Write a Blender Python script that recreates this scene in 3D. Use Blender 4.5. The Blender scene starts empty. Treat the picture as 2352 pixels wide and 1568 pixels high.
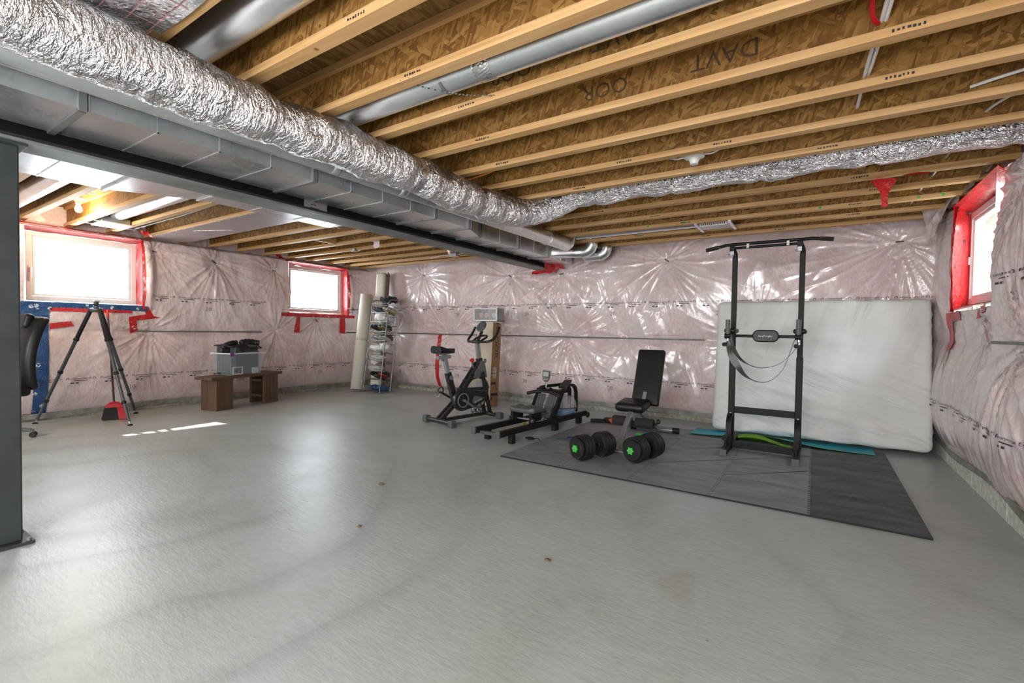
import bpy, bmesh, math, random
import numpy as np
from math import sin, cos, pi, radians, hypot, atan2, sqrt, exp
from mathutils import Vector, Matrix, Quaternion, noise as mnoise

random.seed(7)
np.random.seed(7)
scene = bpy.context.scene
COL = scene.collection

# ------------------------------------------------------------------ camera
F_PX, YAW, PITCH, ROLL = 1072.25, 0.5769, -0.0242, 0.0149
CAM_H = 1.15
fw = Vector((-sin(YAW) * cos(PITCH), cos(YAW) * cos(PITCH), sin(PITCH)))
rt = Vector((cos(YAW), sin(YAW), 0.0))
up = rt.cross(fw)
R_ = rt * cos(ROLL) + up * sin(ROLL)
U_ = up * cos(ROLL) - rt * sin(ROLL)
cam_data = bpy.data.cameras.new('camera')
cam_data.sensor_fit = 'HORIZONTAL'
cam_data.sensor_width = 36.0
cam_data.lens = 36.0 * F_PX / 2352.0
cam_data.clip_start = 0.02
cam = bpy.data.objects.new('camera', cam_data)
COL.objects.link(cam)
mw = Matrix.Identity(4)
for i in range(3):
    mw[i][0], mw[i][1], mw[i][2] = R_[i], U_[i], -fw[i]
mw[2][3] = CAM_H
cam.matrix_world = mw
scene.camera = cam

# ------------------------------------------------------------------ world, sun, lights
WORLD_STRENGTH = 12.0
world = bpy.data.worlds.new('sky')
scene.world = world
world.use_nodes = True
wn = world.node_tree.nodes
wn['Background'].inputs[0].default_value = (0.82, 0.92, 1.0, 1)
wn['Background'].inputs[1].default_value = WORLD_STRENGTH

def add_light(name, kind, loc, energy, color=(1, 1, 1), size=None, size_y=None, direction=None, portal=False):
    d = bpy.data.lights.new(name, kind)
    d.energy = energy
    d.color = color
    if kind == 'AREA':
        d.shape = 'RECTANGLE'
        d.size = size
        d.size_y = size_y or size
        if portal:
            d.cycles.is_portal = True
    elif kind == 'SUN':
        d.angle = size
    elif size:
        d.shadow_soft_size = size
    o = bpy.data.objects.new(name, d)
    COL.objects.link(o)
    o.location = loc
    if direction is not None:
        o.rotation_euler = Vector(direction).to_track_quat('-Z', 'Y').to_euler()
    return o

# low sun that reaches the floor through the wide left window, past the added blocker outside
add_light('sun', 'SUN', (-12, 1, 8), 9.0, (1.0, 0.96, 0.88), 0.012, direction=(1.0, 0.145, -0.86))
# daylight portals in the three window openings
add_light('window_portal', 'AREA', (-7.92, 2.02, 1.83), 1, size=1.2, size_y=0.9, direction=(1, 0, 0), portal=True)
add_light('window_portal', 'AREA', (-7.92, 5.29, 1.83), 1, size=1.2, size_y=0.9, direction=(1, 0, 0), portal=True)
add_light('window_portal', 'AREA', (1.26, 5.25, 1.84), 1, size=1.2, size_y=0.9, direction=(-1, 0, 0), portal=True)
# added fill lights behind the camera; the low one lights the joists from below
FILL_TINT = (0.97, 0.985, 1.0)
add_light('fill_light', 'AREA', (-0.4, -2.3, 2.0), 100, FILL_TINT, 1.6, 1.0, direction=(0.02, 0.92, -0.30))
add_light('fill_light', 'AREA', (-5.2, -2.3, 2.0), 70, FILL_TINT, 1.6, 1.0, direction=(-0.05, 0.92, -0.30))
add_light('fill_light', 'AREA', (-1.6, -2.4, 0.7), 95, FILL_TINT, 2.6, 1.0, direction=(0.0, 0.66, 0.75))

scene.view_settings.view_transform = 'Standard'
scene.view_settings.look = 'None'
scene.view_settings.exposure = 0.68
scene.view_settings.gamma = 1.0
scene.cycles.adaptive_threshold = 0.1
scene.cycles.max_bounces = 6
scene.cycles.diffuse_bounces = 4
scene.cycles.glossy_bounces = 3
scene.cycles.transparent_max_bounces = 12
scene.cycles.caustics_reflective = False
scene.cycles.caustics_refractive = False
scene.view_settings.use_curve_mapping = False

# ------------------------------------------------------------------ helpers: tags, meshes
def link(o, parent=None):
    COL.objects.link(o)
    if parent is not None:
        o.parent = parent
    return o

def tag(o, label=None, cat=None, group=None, kind=None):
    if label: o['label'] = label
    if cat: o['category'] = cat
    if group: o['group'] = group
    if kind: o['kind'] = kind
    return o

def thing(name, label, cat, loc=(0, 0, 0), rz=0.0, group=None):
    o = bpy.data.objects.new(name, None)
    o.empty_display_size = 0.05
    COL.objects.link(o)
    o.location = loc
    o.rotation_euler = (0, 0, rz)
    return tag(o, label, cat, group)

def copy_tree(o, parent=None):
    c = o.copy()
    COL.objects.link(c)
    c.parent = parent
    for ch in list(o.children):
        copy_tree(ch, c)
    return c

def V(*a):
    return Vector(a)

class MB:
    """collects shapes; build() links them as one mesh object"""
    def __init__(self):
        self.v, self.f, self.mi = [], [], []
        self.mat = 0
    def add(self, vs, fs):
        n = len(self.v)
        self.v.extend([tuple(p) for p in vs])
        for f in fs:
            self.f.append([i + n for i in f])
            self.mi.append(self.mat)
        return self
    def box(self, x0, x1, y0, y1, z0, z1):
        vs = [(x, y, z) for z in (z0, z1) for y in (y0, y1) for x in (x0, x1)]
        return self.add(vs, [(0, 2, 3, 1), (4, 5, 7, 6), (0, 1, 5, 4), (2, 6, 7, 3), (0, 4, 6, 2), (1, 3, 7, 5)])
    def obox(self, c, size, rot=None):
        """oriented box: centre, full size, Matrix/Euler rotation"""
        m = rot.to_matrix() if hasattr(rot, 'to_matrix') else (rot if rot is not None else Matrix.Identity(3))
        c = Vector(c)
        vs = []
        for z in (-.5, .5):
            for y in (-.5, .5):
                for x in (-.5, .5):
                    vs.append(c + m @ Vector((x * size[0], y * size[1], z * size[2])))
        return self.add(vs, [(0, 2, 3, 1), (4, 5, 7, 6), (0, 1, 5, 4), (2, 6, 7, 3), (0, 4, 6, 2), (1, 3, 7, 5)])
    def bar(self, p0, p1, w, h, upv=(0, 0, 1)):
        p0, p1 = Vector(p0), Vector(p1)
        d = (p1 - p0)
        L = d.length
        d.normalize()
        u = Vector(upv)
        s = d.cross(u)
        if s.length < 1e-4:
            s = d.cross(Vector((0, 1, 0)))
        s.normalize()
        u = s.cross(d)
        vs = []
        for p in (p0, p1):
            for a, b in ((-1, -1), (1, -1), (1, 1), (-1, 1)):
                vs.append(p + s * (a * w / 2) + u * (b * h / 2))
        return self.add(vs, [(3, 2, 1, 0), (4, 5, 6, 7), (0, 1, 5, 4), (1, 2, 6, 5), (2, 3, 7, 6), (3, 0, 4, 7)])
    def tube(self, pts, r, seg=10, closed=False, caps=True, fn=None):
        pts = [Vector(p) for p in pts]
        n = len(pts)
        rs = r if hasattr(r, '__len__') else [r] * n
        # parallel transport frame
        tang = []
        for i in range(n):
            if closed:
                t = pts[(i + 1) % n] - pts[i - 1]
            elif i == 0:
                t = pts[1] - pts[0]
            elif i == n - 1:
                t = pts[-1] - pts[-2]
            else:
                t = (pts[i + 1] - pts[i]).normalized() + (pts[i] - pts[i - 1]).normalized()
            tang.append(t.normalized() if t.length > 1e-9 else Vector((0, 0, 1)))
        ref = Vector((0, 0, 1)) if abs(tang[0].z) < 0.9 else Vector((1, 0, 0))
        nrm = (ref - tang[0] * ref.dot(tang[0])).normalized()
        vs = []
        for i in range(n):
            if i:
                q = tang[i - 1].rotation_difference(tang[i])
                nrm = q @ nrm
                nrm = (nrm - tang[i] * nrm.dot(tang[i])).normalized()
            b = tang[i].cross(nrm)
            for k in range(seg):
                a = 2 * pi * k / seg
                rr = rs[i]
                if fn:
                    rr = fn(i, a, rr)
                vs.append(pts[i] + (nrm * cos(a) + b * sin(a)) * rr)
        fs = []
        for i in range(n if closed else n - 1):
            j = (i + 1) % n
            for k in range(seg):
                l = (k + 1) % seg
                fs.append((i * seg + k, i * seg + l, j * seg + l, j * seg + k))
        if caps and not closed:
            fs.append(tuple(range(seg - 1, -1, -1)))
            fs.append(tuple((n - 1) * seg + k for k in range(seg)))
        return self.add(vs, fs)
    def cyl(self, p0, p1, r, seg=16, r1=None):
        return self.tube([p0, p1], [r, r if r1 is None else r1], seg)
    def lathe(self, prof, c=(0, 0, 0), axis=(0, 0, 1), seg=24, close=True):
        """profile of (radius, height) pairs turned about an axis through c"""
        ax = Vector(axis).normalized()
        ref = Vector((1, 0, 0)) if abs(ax.x) < 0.9 else Vector((0, 1, 0))
        u = (ref - ax * ref.dot(ax)).normalized()
        w = ax.cross(u)
        c = Vector(c)
        vs, fs = [], []
        for (r, h) in prof:
            for k in range(seg):
                a = 2 * pi * k / seg
                vs.append(c + ax * h + (u * cos(a) + w * sin(a)) * max(r, 1e-4))
        n = len(prof)
        for i in range(n - 1):
            for k in range(seg):
                l = (k + 1) % seg
                fs.append((i * seg + k, i * seg + l, (i + 1) * seg + l, (i + 1) * seg + k))
        if close:
            fs.append(tuple(range(seg - 1, -1, -1)))
            fs.append(tuple((n - 1) * seg + k for k in range(seg)))
        return self.add(vs, fs)
    def prism(self, poly, o, u, v, thick):
        """polygon of (a, b) pairs in the plane o + a*u + b*v, extruded by thick along u x v, centred"""
        o, u, v = Vector(o), Vector(u), Vector(v)
        nn = u.cross(v).normalized()
        k = len(poly)
        vs = [o + u * a + v * b - nn * (thick / 2) for a, b in poly] + [o + u * a + v * b + nn * (thick / 2) for a, b in poly]
        fs = [tuple(range(k - 1, -1, -1)), tuple(range(k, 2 * k))]
        for i in range(k):
            j = (i + 1) % k
            fs.append((i, j, k + j, k + i))
        return self.add(vs, fs)
    def ribbon(self, pts, widths, thick):
        """strip through pts; widths are vectors of half width"""
        n = len(pts)
        vs, fs = [], []
        for i in range(n):
            p = Vector(pts[i])
            w = Vector(widths[i] if isinstance(widths, list) else widths)
            t = Vector(pts[min(i + 1, n - 1)]) - Vector(pts[max(i - 1, 0)])
            m = t.cross(w)
            m = m.normalized() * (thick / 2) if m.length > 1e-9 else Vector((0, 0, thick / 2))
            vs += [p - w - m, p + w - m, p + w + m, p - w + m]
        for i in range(n - 1):
            for k in range(4):
                l = (k + 1) % 4
                fs.append((i * 4 + k, i * 4 + l, i * 4 + 4 + l, i * 4 + 4 + k))
        fs.append((3, 2, 1, 0))
        e = (n - 1) * 4
        fs.append((e, e + 1, e + 2, e + 3))
        return self.add(vs, fs)
    def sphere(self, c, r, seg=16, rings=10, fn=None, rot=None):
        rx, ry, rz = r if hasattr(r, '__len__') else (r, r, r)
        c = Vector(c)
        vs, fs = [], []
        for i in range(rings + 1):
            t = pi * i / rings
            for k in range(seg):
                a = 2 * pi * k / seg
                d = Vector((sin(t) * cos(a), sin(t) * sin(a), cos(t)))
                s = fn(d) if fn else 1.0
                p = Vector((d.x * rx * s, d.y * ry * s, d.z * rz * s))
                if rot is not None:
                    p = rot @ p
                vs.append(c + p)
        for i in range(rings):
            for k in range(seg):
                l = (k + 1) % seg
                fs.append((i * seg + k, (i + 1) * seg + k, (i + 1) * seg + l, i * seg + l))
        return self.add(vs, fs)
    def grid(self, pts):
        """rows x cols array of points"""
        r, c = len(pts), len(pts[0])
        vs = [p for row in pts for p in row]
        fs = [(i * c + j, i * c + j + 1, (i + 1) * c + j + 1, (i + 1) * c + j) for i in range(r - 1) for j in range(c - 1)]
        return self.add(vs, fs)
    def build(self, name, mats, parent=None, smooth=35, bevel=0.0, segs=2, merge=False, recalc=True):
        me = bpy.data.meshes.new(name)
        me.from_pydata(self.v, [], self.f)
        if not isinstance(mats, (list, tuple)):
            mats = [mats]
        for m in mats:
            me.materials.append(m)
        if len(mats) > 1:
            me.polygons.foreach_set('material_index', self.mi)
        if recalc or merge:
            bm = bmesh.new()
            bm.from_mesh(me)
            if merge:
                bmesh.ops.remove_doubles(bm, verts=bm.verts, dist=1e-5)
            bmesh.ops.recalc_face_normals(bm, faces=bm.faces)
            bm.to_mesh(me)
            bm.free()
        if smooth:
            me.polygons.foreach_set('use_smooth', [True] * len(me.polygons))
            me.set_sharp_from_angle(angle=radians(smooth))
        me.update()
        o = bpy.data.objects.new(name, me)
        if bevel:
            b = o.modifiers.new('bevel', 'BEVEL')
            b.width = bevel
            b.segments = segs
            b.limit_method = 'ANGLE'
            b.angle_limit = radians(40)
        return link(o, parent)

def arc(c, r, a0, a1, n, u, v):
    c, u, v = Vector(c), Vector(u), Vector(v)
    return [c + (u * cos(a0 + (a1 - a0) * i / n) + v * sin(a0 + (a1 - a0) * i / n)) * r for i in range(n + 1)]

def smooth_path(ctrl, n=8):
    """Catmull-Rom through control points"""
    P = [Vector(p) for p in ctrl]
    P = [P[0] * 2 - P[1]] + P + [P[-1] * 2 - P[-2]]
    out = []
    for i in range(1, len(P) - 2):
        for k in range(n):
            t = k / n
            a, b, c, d = P[i - 1], P[i], P[i + 1], P[i + 2]
            out.append(0.5 * ((2 * b) + (c - a) * t + (2 * a - 5 * b + 4 * c - d) * t * t + (3 * b - a - 3 * c + d) * t ** 3))
    out.append(P[-2])
    return out

# ------------------------------------------------------------------ helpers: materials
def new_mat(name):
    m = bpy.data.materials.new(name)
    m.use_nodes = True
    nt = m.node_tree
    b = nt.nodes['Principled BSDF']
    return m, nt, b

def nd(nt, kind, **kw):
    n = nt.nodes.new(kind)
    for k, v in kw.items():
        if k.startswith('i_'):
            n.inputs[k[2:].replace('_', ' ')].default_value = v
        else:
            setattr(n, k, v)
    return n

def coords(nt, scale=(1, 1, 1), rnd=False, rot=(0, 0, 0)):
    tc = nd(nt, 'ShaderNodeTexCoord')
    mp = nd(nt, 'ShaderNodeMapping')
    mp.inputs['Scale'].default_value = scale
    mp.inputs['Rotation'].default_value = rot
    nt.links.new(tc.outputs['Object'], mp.inputs['Vector'])
    if rnd:
        oi = nd(nt, 'ShaderNodeObjectInfo')
        mu = nd(nt, 'ShaderNodeMath', operation='MULTIPLY')
        mu.inputs[1].default_value = 37.0
        nt.links.new(oi.outputs['Random'], mu.inputs[0])
        cb = nd(nt, 'ShaderNodeCombineXYZ')
        for i in range(3):
            nt.links.new(mu.outputs[0], cb.inputs[i])
        nt.links.new(cb.outputs[0], mp.inputs['Location'])
    return mp.outputs[0]

def noise(nt, vec, scale, detail=4, rough=0.55, dist=0.0):
    n = nd(nt, 'ShaderNodeTexNoise')
    n.inputs['Scale'].default_value = scale
    n.inputs['Detail'].default_value = detail
    n.inputs['Roughness'].default_value = rough
    n.inputs['Distortion'].default_value = dist
    if vec is not None:
        nt.links.new(vec, n.inputs['Vector'])
    return n.outputs['Fac']

def ramp(nt, fac, stops):
    r = nd(nt, 'ShaderNodeValToRGB')
    e = r.color_ramp.elements
    while len(e) < len(stops):
        e.new(0.5)
    for k, (p, c) in zip(e, stops):
        k.position = p
        k.color = (c[0], c[1], c[2], 1) if hasattr(c, '__len__') else (c, c, c, 1)
    nt.links.new(fac, r.inputs[0])
    return r.outputs[0]

def mix(nt, fac, a, b, mode='MIX'):
    m = nd(nt, 'ShaderNodeMix', data_type='RGBA', blend_type=mode)
    for sock, val in ((m.inputs[0], fac), (m.inputs[6], a), (m.inputs[7], b)):
        if hasattr(val, 'is_linked') or hasattr(val, 'node'):
            nt.links.new(val, sock)
        elif hasattr(val, '__len__'):
            sock.default_value = (val[0], val[1], val[2], 1)
        else:
            sock.default_value = val
    return m.outputs[2]

def math_(nt, op, a, b=0.0, clamp=False):
    m = nd(nt, 'ShaderNodeMath', operation=op, use_clamp=clamp)
    for s, v in ((m.inputs[0], a), (m.inputs[1], b)):
        if hasattr(v, 'node'):
            nt.links.new(v, s)
        else:
            s.default_value = v
    return m.outputs[0]

def bump(nt, b, h, strength=0.3, dist=0.01):
    n = nd(nt, 'ShaderNodeBump')
    n.inputs['Strength'].default_value = strength
    n.inputs['Distance'].default_value = dist
    nt.links.new(h, n.inputs['Height'])
    nt.links.new(n.outputs[0], b.inputs['Normal'])
    return n

_plain = {}
def plain(name, col, rough=0.5, metal=0.0, var=0.12, scale=14.0, spec=0.5, bumps=0.0, coat=0.0, rnd=True):
    """simple procedural material: a noise varies colour and roughness a little"""
    if name in _plain:
        return _plain[name]
    m, nt, b = new_mat(name)
    vec = coords(nt, rnd=rnd)
    f = noise(nt, vec, scale, 4)
    dark = [c * (1 - var) for c in col]
    lite = [min(1, c * (1 + var)) for c in col]
    nt.links.new(ramp(nt, f, [(0.3, dark), (0.7, lite)]), b.inputs['Base Color'])
    b.inputs['Roughness'].default_value = rough
    nt.links.new(ramp(nt, f, [(0.2, max(0.02, rough - 0.03)), (0.8, min(1, rough + 0.03))]), b.inputs['Roughness'])
    b.inputs['Metallic'].default_value = metal
    b.inputs['Specular IOR Level'].default_value = spec
    if coat:
        b.inputs['Coat Weight'].default_value = coat
        b.inputs['Coat Roughness'].default_value = 0.12
    if bumps:
        bump(nt, b, noise(nt, vec, scale * 8, 3), bumps, 0.004)
    _plain[name] = m
    return m

# ------------------------------------------------------------------ surface materials
def mat_concrete():
    m, nt, b = new_mat('trowelled_concrete')
    vec = coords(nt)
    big = noise(nt, vec, 0.55, 5, 0.6, 0.6)
    base = ramp(nt, big, [(0.28, (0.37, 0.40, 0.375)), (0.5, (0.425, 0.475, 0.465)), (0.72, (0.465, 0.53, 0.535))])
    # trowel arcs: bands swept around the places where the finisher stood
    sw = nd(nt, 'ShaderNodeTexWave', wave_type='RINGS', rings_direction='Z', wave_profile='SAW')
    mp = nd(nt, 'ShaderNodeMapping')
    mp.inputs['Location'].default_value = (4.4, -1.0, 0)
    tc = nd(nt, 'ShaderNodeTexCoord')
    nt.links.new(tc.outputs['Object'], mp.inputs['Vector'])
    nt.links.new(mp.outputs[0], sw.inputs['Vector'])
    sw.inputs['Scale'].default_value = 0.42
    sw.inputs['Distortion'].default_value = 9.0
    sw.inputs['Detail'].default_value = 2.0
    sw.inputs['Detail Scale'].default_value = 1.1
    arcs = ramp(nt, sw.outputs['Fac'], [(0.0, 0.72), (0.25, 1.0), (0.8, 1.04), (1.0, 0.86)])
    patch = ramp(nt, noise(nt, vec, 0.35, 2), [(0.42, 0.0), (0.6, 1.0)])
    col = mix(nt, math_(nt, 'MULTIPLY', patch, 0.6), base, arcs, 'MULTIPLY')
    fine = ramp(nt, noise(nt, coords(nt, (1.0, 3.2, 1), rot=(0, 0, 0.5)), 9.0, 6, 0.7, 1.5), [(0.3, 0.86), (0.52, 1.0), (0.75, 1.06)])
    col = mix(nt, 0.8, col, fine, 'MULTIPLY')
    spots = nd(nt, 'ShaderNodeTexVoronoi', feature='F1')
    spots.inputs['Scale'].default_value = 5.0
    nt.links.new(vec, spots.inputs['Vector'])
    sp = ramp(nt, spots.outputs['Distance'], [(0.02, 0.45), (0.035, 1.0)])
    msk = ramp(nt, noise(nt, vec, 2.1, 1), [(0.55, 0.0), (0.6, 1.0)])
    col = mix(nt, math_(nt, 'MULTIPLY', msk, 0.8), col, sp, 'MULTIPLY')
    stain = ramp(nt, noise(nt, vec, 1.4, 3, 0.5, 1.2), [(0.62, (1, 1, 1)), (0.74, (0.88, 0.85, 0.76))])
    col = mix(nt, 0.8, col, stain, 'MULTIPLY')
    nt.links.new(col, b.inputs['Base Color'])
    nt.links.new(ramp(nt, big, [(0.3, 0.46), (0.7, 0.33)]), b.inputs['Roughness'])
    b.inputs['Specular IOR Level'].default_value = 0.5
    h = math_(nt, 'ADD', noise(nt, coords(nt, (1.0, 3.2, 1), rot=(0, 0, 0.5)), 12, 3, 0.6), noise(nt, vec, 1.8, 2, 0.5))
    bump(nt, b, h, 0.12, 0.012)
    return m

def mat_poly(name='insulation_under_poly', tint=0.0):
    m, nt, b = new_mat(name)
    vec = coords(nt)
    a = noise(nt, vec, 2.6, 5, 0.68, 0.9)
    c = noise(nt, vec, 17.0, 4, 0.7, 1.8)
    f = math_(nt, 'ADD', math_(nt, 'MULTIPLY', a, 0.6), math_(nt, 'MULTIPLY', c, 0.4))
    pk = ramp(nt, f, [(0.36, (0.58, 0.42, 0.42)), (0.47, (0.70, 0.555, 0.555)), (0.56, (0.77, 0.655, 0.655)), (0.68, (0.83, 0.77, 0.77))])
    wh = ramp(nt, noise(nt, vec, 0.75, 2), [(0.40, 0.0), (0.65, 1.0)])
    pk = mix(nt, math_(nt, 'MULTIPLY', wh, 0.40 + tint), pk, (0.72, 0.66, 0.655))
    nt.links.new(pk, b.inputs['Base Color'])
    b.inputs['Roughness'].default_value = 0.34
    b.inputs['Specular IOR Level'].default_value = 0.6
    b.inputs['Coat Weight'].default_value = 0.75
    b.inputs['Coat Roughness'].default_value = 0.12
    n1 = noise(nt, coords(nt, (1, 1, 0.4)), 7.0, 3, 0.6, 2.0)
    bump(nt, b, n1, 0.45, 0.02)
    return m

def mat_osb(name, dark, lite, rnd=True):
    m, nt, b = new_mat(name)
    cols = []
    hs = []
    for i, (ang, sx) in enumerate(((0.35, 1.0), (1.25, 1.35), (-0.6, 0.8))):
        vec = coords(nt, (1, 1, 1), rnd=rnd, rot=(0.0, ang, ang * 0.7))
        mp = nd(nt, 'ShaderNodeMapping')
        mp.inputs['Scale'].default_value = (11 * sx, 11 * sx, 62 * sx)
        mp.inputs['Location'].default_value = (i * 3.1, i * 1.7, i * 2.3)
        nt.links.new(vec, mp.inputs['Vector'])
        wob = nd(nt, 'ShaderNodeTexNoise')
        wob.inputs['Scale'].default_value = 2.0
        nt.links.new(mp.outputs[0], wob.inputs['Vector'])
        ad = nd(nt, 'ShaderNodeMix', data_type='RGBA')
        ad.inputs[0].default_value = 0.12
        nt.links.new(mp.outputs[0], ad.inputs[6])
        nt.links.new(wob.outputs['Color'], ad.inputs[7])
        vo = nd(nt, 'ShaderNodeTexVoronoi', feature='F1')
        vo.inputs['Scale'].default_value = 1.0
        nt.links.new(ad.outputs[2], vo.inputs['Vector'])
        sep = nd(nt, 'ShaderNodeSeparateColor')
        nt.links.new(vo.outputs['Color'], sep.inputs[0])
        cols.append(sep.outputs[0])
        hs.append(sep.outputs[1])
    s1 = math_(nt, 'GREATER_THAN', hs[0], 0.55)
    s2 = math_(nt, 'GREATER_THAN', hs[1], 0.62)
    v = mix(nt, s1, cols[2], cols[0])
    v = mix(nt, s2, v, cols[1])
    gr = noise(nt, coords(nt, (3, 3, 1), rnd=rnd), 55, 4, 0.7)
    v2 = math_(nt, 'ADD', math_(nt, 'MULTIPLY', v, 0.75), math_(nt, 'MULTIPLY', gr, 0.35))
    mid = [(a + c) / 2 for a, c in zip(dark, lite)]
    c = ramp(nt, v2, [(0.12, [x * 0.7 for x in dark]), (0.36, dark), (0.68, mid), (0.98, lite)])
    nt.links.new(c, b.inputs['Base Color'])
    b.inputs['Roughness'].default_value = 0.62
    bump(nt, b, gr, 0.2, 0.004)
    return m

def mat_lumber(name, dark, lite, axis=0, rust=False):
    m, nt, b = new_mat(name)
    sc = [26, 26, 26]
    sc[axis] = 1.1
    vec = coords(nt, tuple(sc), rnd=True)
    g = noise(nt, vec, 1.0, 5, 0.6, 0.8)
    c = ramp(nt, g, [(0.3, dark), (0.55, [(a + q) / 2 for a, q in zip(dark, lite)]), (0.75, lite)])
    kv = coords(nt, (1, 1, 1), rnd=True)
    vo = nd(nt, 'ShaderNodeTexVoronoi', feature='F1')
    vo.inputs['Scale'].default_value = 4.5
    nt.links.new(kv, vo.inputs['Vector'])
    kn = ramp(nt, vo.outputs['Distance'], [(0.03, (0.30, 0.16, 0.06)), (0.065, (1, 1, 1))])
    c = mix(nt, 0.85, c, kn, 'MULTIPLY')
    if rust:
        st = ramp(nt, noise(nt, coords(nt, (0.9, 6, 6), rnd=True), 1.6, 3, 0.6), [(0.52, (1, 1, 1)), (0.6, (0.55, 0.28, 0.10))])
        c = mix(nt, 0.8, c, st, 'MULTIPLY')
    nt.links.new(c, b.inputs['Base Color'])
    b.inputs['Roughness'].default_value = 0.6
    bump(nt, b, g, 0.15, 0.004)
    return m

def mat_galv(name='galvanised_steel', tone=0.62, rough=0.30):
    m, nt, b = new_mat(name)
    vec = coords(nt, rnd=False)
    vo = nd(nt, 'ShaderNodeTexVoronoi', feature='F1')
    vo.inputs['Scale'].default_value = 60
    nt.links.new(vec, vo.inputs['Vector'])
    f = noise(nt, vec, 2.2, 4, 0.6, 0.5)
    c = ramp(nt, f, [(0.3, (tone * 0.86, tone * 0.9, tone * 0.92)), (0.7, (tone * 1.12, tone * 1.16, tone * 1.18))])
    nt.links.new(c, b.inputs['Base Color'])
    b.inputs['Metallic'].default_value = 0.9
    nt.links.new(ramp(nt, f, [(0.3, rough - 0.06), (0.7, rough + 0.1)]), b.inputs['Roughness'])
    h = math_(nt, 'ADD', math_(nt, 'MULTIPLY', vo.outputs['Distance'], 0.05), noise(nt, vec, 3.0, 2))
    bump(nt, b, h, 0.10, 0.02)
    return m

def mat_foil(name='crinkled_foil', tone=0.74, scale=1.0, strength=0.85):
    m, nt, b = new_mat(name)
    vec = coords(nt, (1, 2.0, 1))
    w = noise(nt, vec, 9 * scale, 3, 0.65, 2.2)
    w2 = noise(nt, vec, 46 * scale, 2, 0.6, 1.5)
    h = math_(nt, 'ADD', w, math_(nt, 'MULTIPLY', w2, 0.35))
    c = ramp(nt, w, [(0.35, (tone * 0.86, tone * 0.86, tone * 0.86)), (0.65, (tone, tone, tone * 1.01))])
    nt.links.new(c, b.inputs['Base Color'])
    b.inputs['Metallic'].default_value = 0.95
    b.inputs['Roughness'].default_value = 0.22
    bump(nt, b, h, strength, 0.035)
    return m

def mat_tape(name, base, mark, rough=0.3):
    m, nt, b = new_mat(name)
    vec = coords(nt)
    vo = nd(nt, 'ShaderNodeTexVoronoi', feature='F1')
    vo.inputs['Scale'].default_value = 9.0
    nt.links.new(vec, vo.inputs['Vector'])
    dots = ramp(nt, vo.outputs['Distance'], [(0.20, (1, 1, 1)), (0.23, (0, 0, 0))])
    inner = ramp(nt, noise(nt, vec, 70, 2), [(0.45, (0, 0, 0)), (0.5, (1, 1, 1))])
    k = math_(nt, 'MULTIPLY', dots, inner)
    c = mix(nt, k, base, mark)
    nt.links.new(c, b.inputs['Base Color'])
    b.inputs['Roughness'].default_value = rough
    b.inputs['Coat Weight'].default_value = 0.5
    b.inputs['Coat Roughness'].default_value = 0.15
    bump(nt, b, noise(nt, vec, 22, 4, 0.6, 2.0), 0.7, 0.02)
    return m

def mat_glass(name, tint=(1, 1, 1), gloss=0.07, rough=0.03):
    m, nt, b = new_mat(name)
    nt.nodes.remove(b)
    out = nt.nodes['Material Output']
    tr = nd(nt, 'ShaderNodeBsdfTransparent')
    tr.inputs[0].default_value = (*tint, 1)
    gl = nd(nt, 'ShaderNodeBsdfGlossy')
    gl.inputs['Roughness'].default_value = rough
    mx = nd(nt, 'ShaderNodeMixShader')
    f = noise(nt, coords(nt), 5.0, 2)
    nt.links.new(ramp(nt, f, [(0.3, gloss * 0.8), (0.7, gloss * 1.2)]), mx.inputs[0])
    nt.links.new(tr.outputs[0], mx.inputs[1])
    nt.links.new(gl.outputs[0], mx.inputs[2])
    nt.links.new(mx.outputs[0], out.inputs['Surface'])
    return m

def mat_frost(name, col, dens, tint=(1, 1, 1)):
    """cloudy plastic or water: part clear, part scattering, with a gloss"""
    m, nt, b = new_mat(name)
    out = nt.nodes['Material Output']
    b.inputs['Base Color'].default_value = (*col, 1)
    b.inputs['Roughness'].default_value = 0.18
    tr = nd(nt, 'ShaderNodeBsdfTransparent')
    tr.inputs[0].default_value = (*tint, 1)
    mx = nd(nt, 'ShaderNodeMixShader')
    f = noise(nt, coords(nt), 6.0, 3)
    nt.links.new(ramp(nt, f, [(0.3, dens * 0.85), (0.7, min(1, dens * 1.15))]), mx.inputs[0])
    nt.links.new(tr.outputs[0], mx.inputs[1])
    nt.links.new(b.outputs[0], mx.inputs[2])
    nt.links.new(mx.outputs[0], out.inputs['Surface'])
    return m

def mat_emit(name, col, strength):
    m, nt, b = new_mat(name)
    b.inputs['Base Color'].default_value = (1, 1, 1, 1)
    b.inputs['Emission Color'].default_value = (*col, 1)
    b.inputs['Emission Strength'].default_value = strength
    return m

CONCRETE = mat_concrete()
POLY = mat_poly()
POLY_PALE = mat_poly('pale_insulation_under_poly', 0.32)
OSB = mat_osb('osb_web', (0.235, 0.108, 0.020), (0.48, 0.262, 0.070))
OSB_SUB = mat_osb('osb_subfloor', (0.17, 0.088, 0.022), (0.36, 0.21, 0.07), rnd=False)
LUMBER = mat_lumber('joist_flange_lumber', (0.49, 0.27, 0.09), (0.75, 0.49, 0.24))
LUMBER_RUST = mat_lumber('stained_flange_lumber', (0.45, 0.25, 0.08), (0.72, 0.48, 0.22), rust=True)
GALV = mat_galv('galvanised_steel', 0.80, 0.27)
GALV_DARK = mat_galv('dull_galvanised_steel', 0.45, 0.36)
FOIL = mat_foil()
FOIL_FLAT = mat_foil('flat_foil', 0.78, 0.5, 0.35)
RED_TAPE = mat_tape('red_sheathing_tape', (0.58, 0.012, 0.016), (0.07, 0.004, 0.008))
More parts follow.
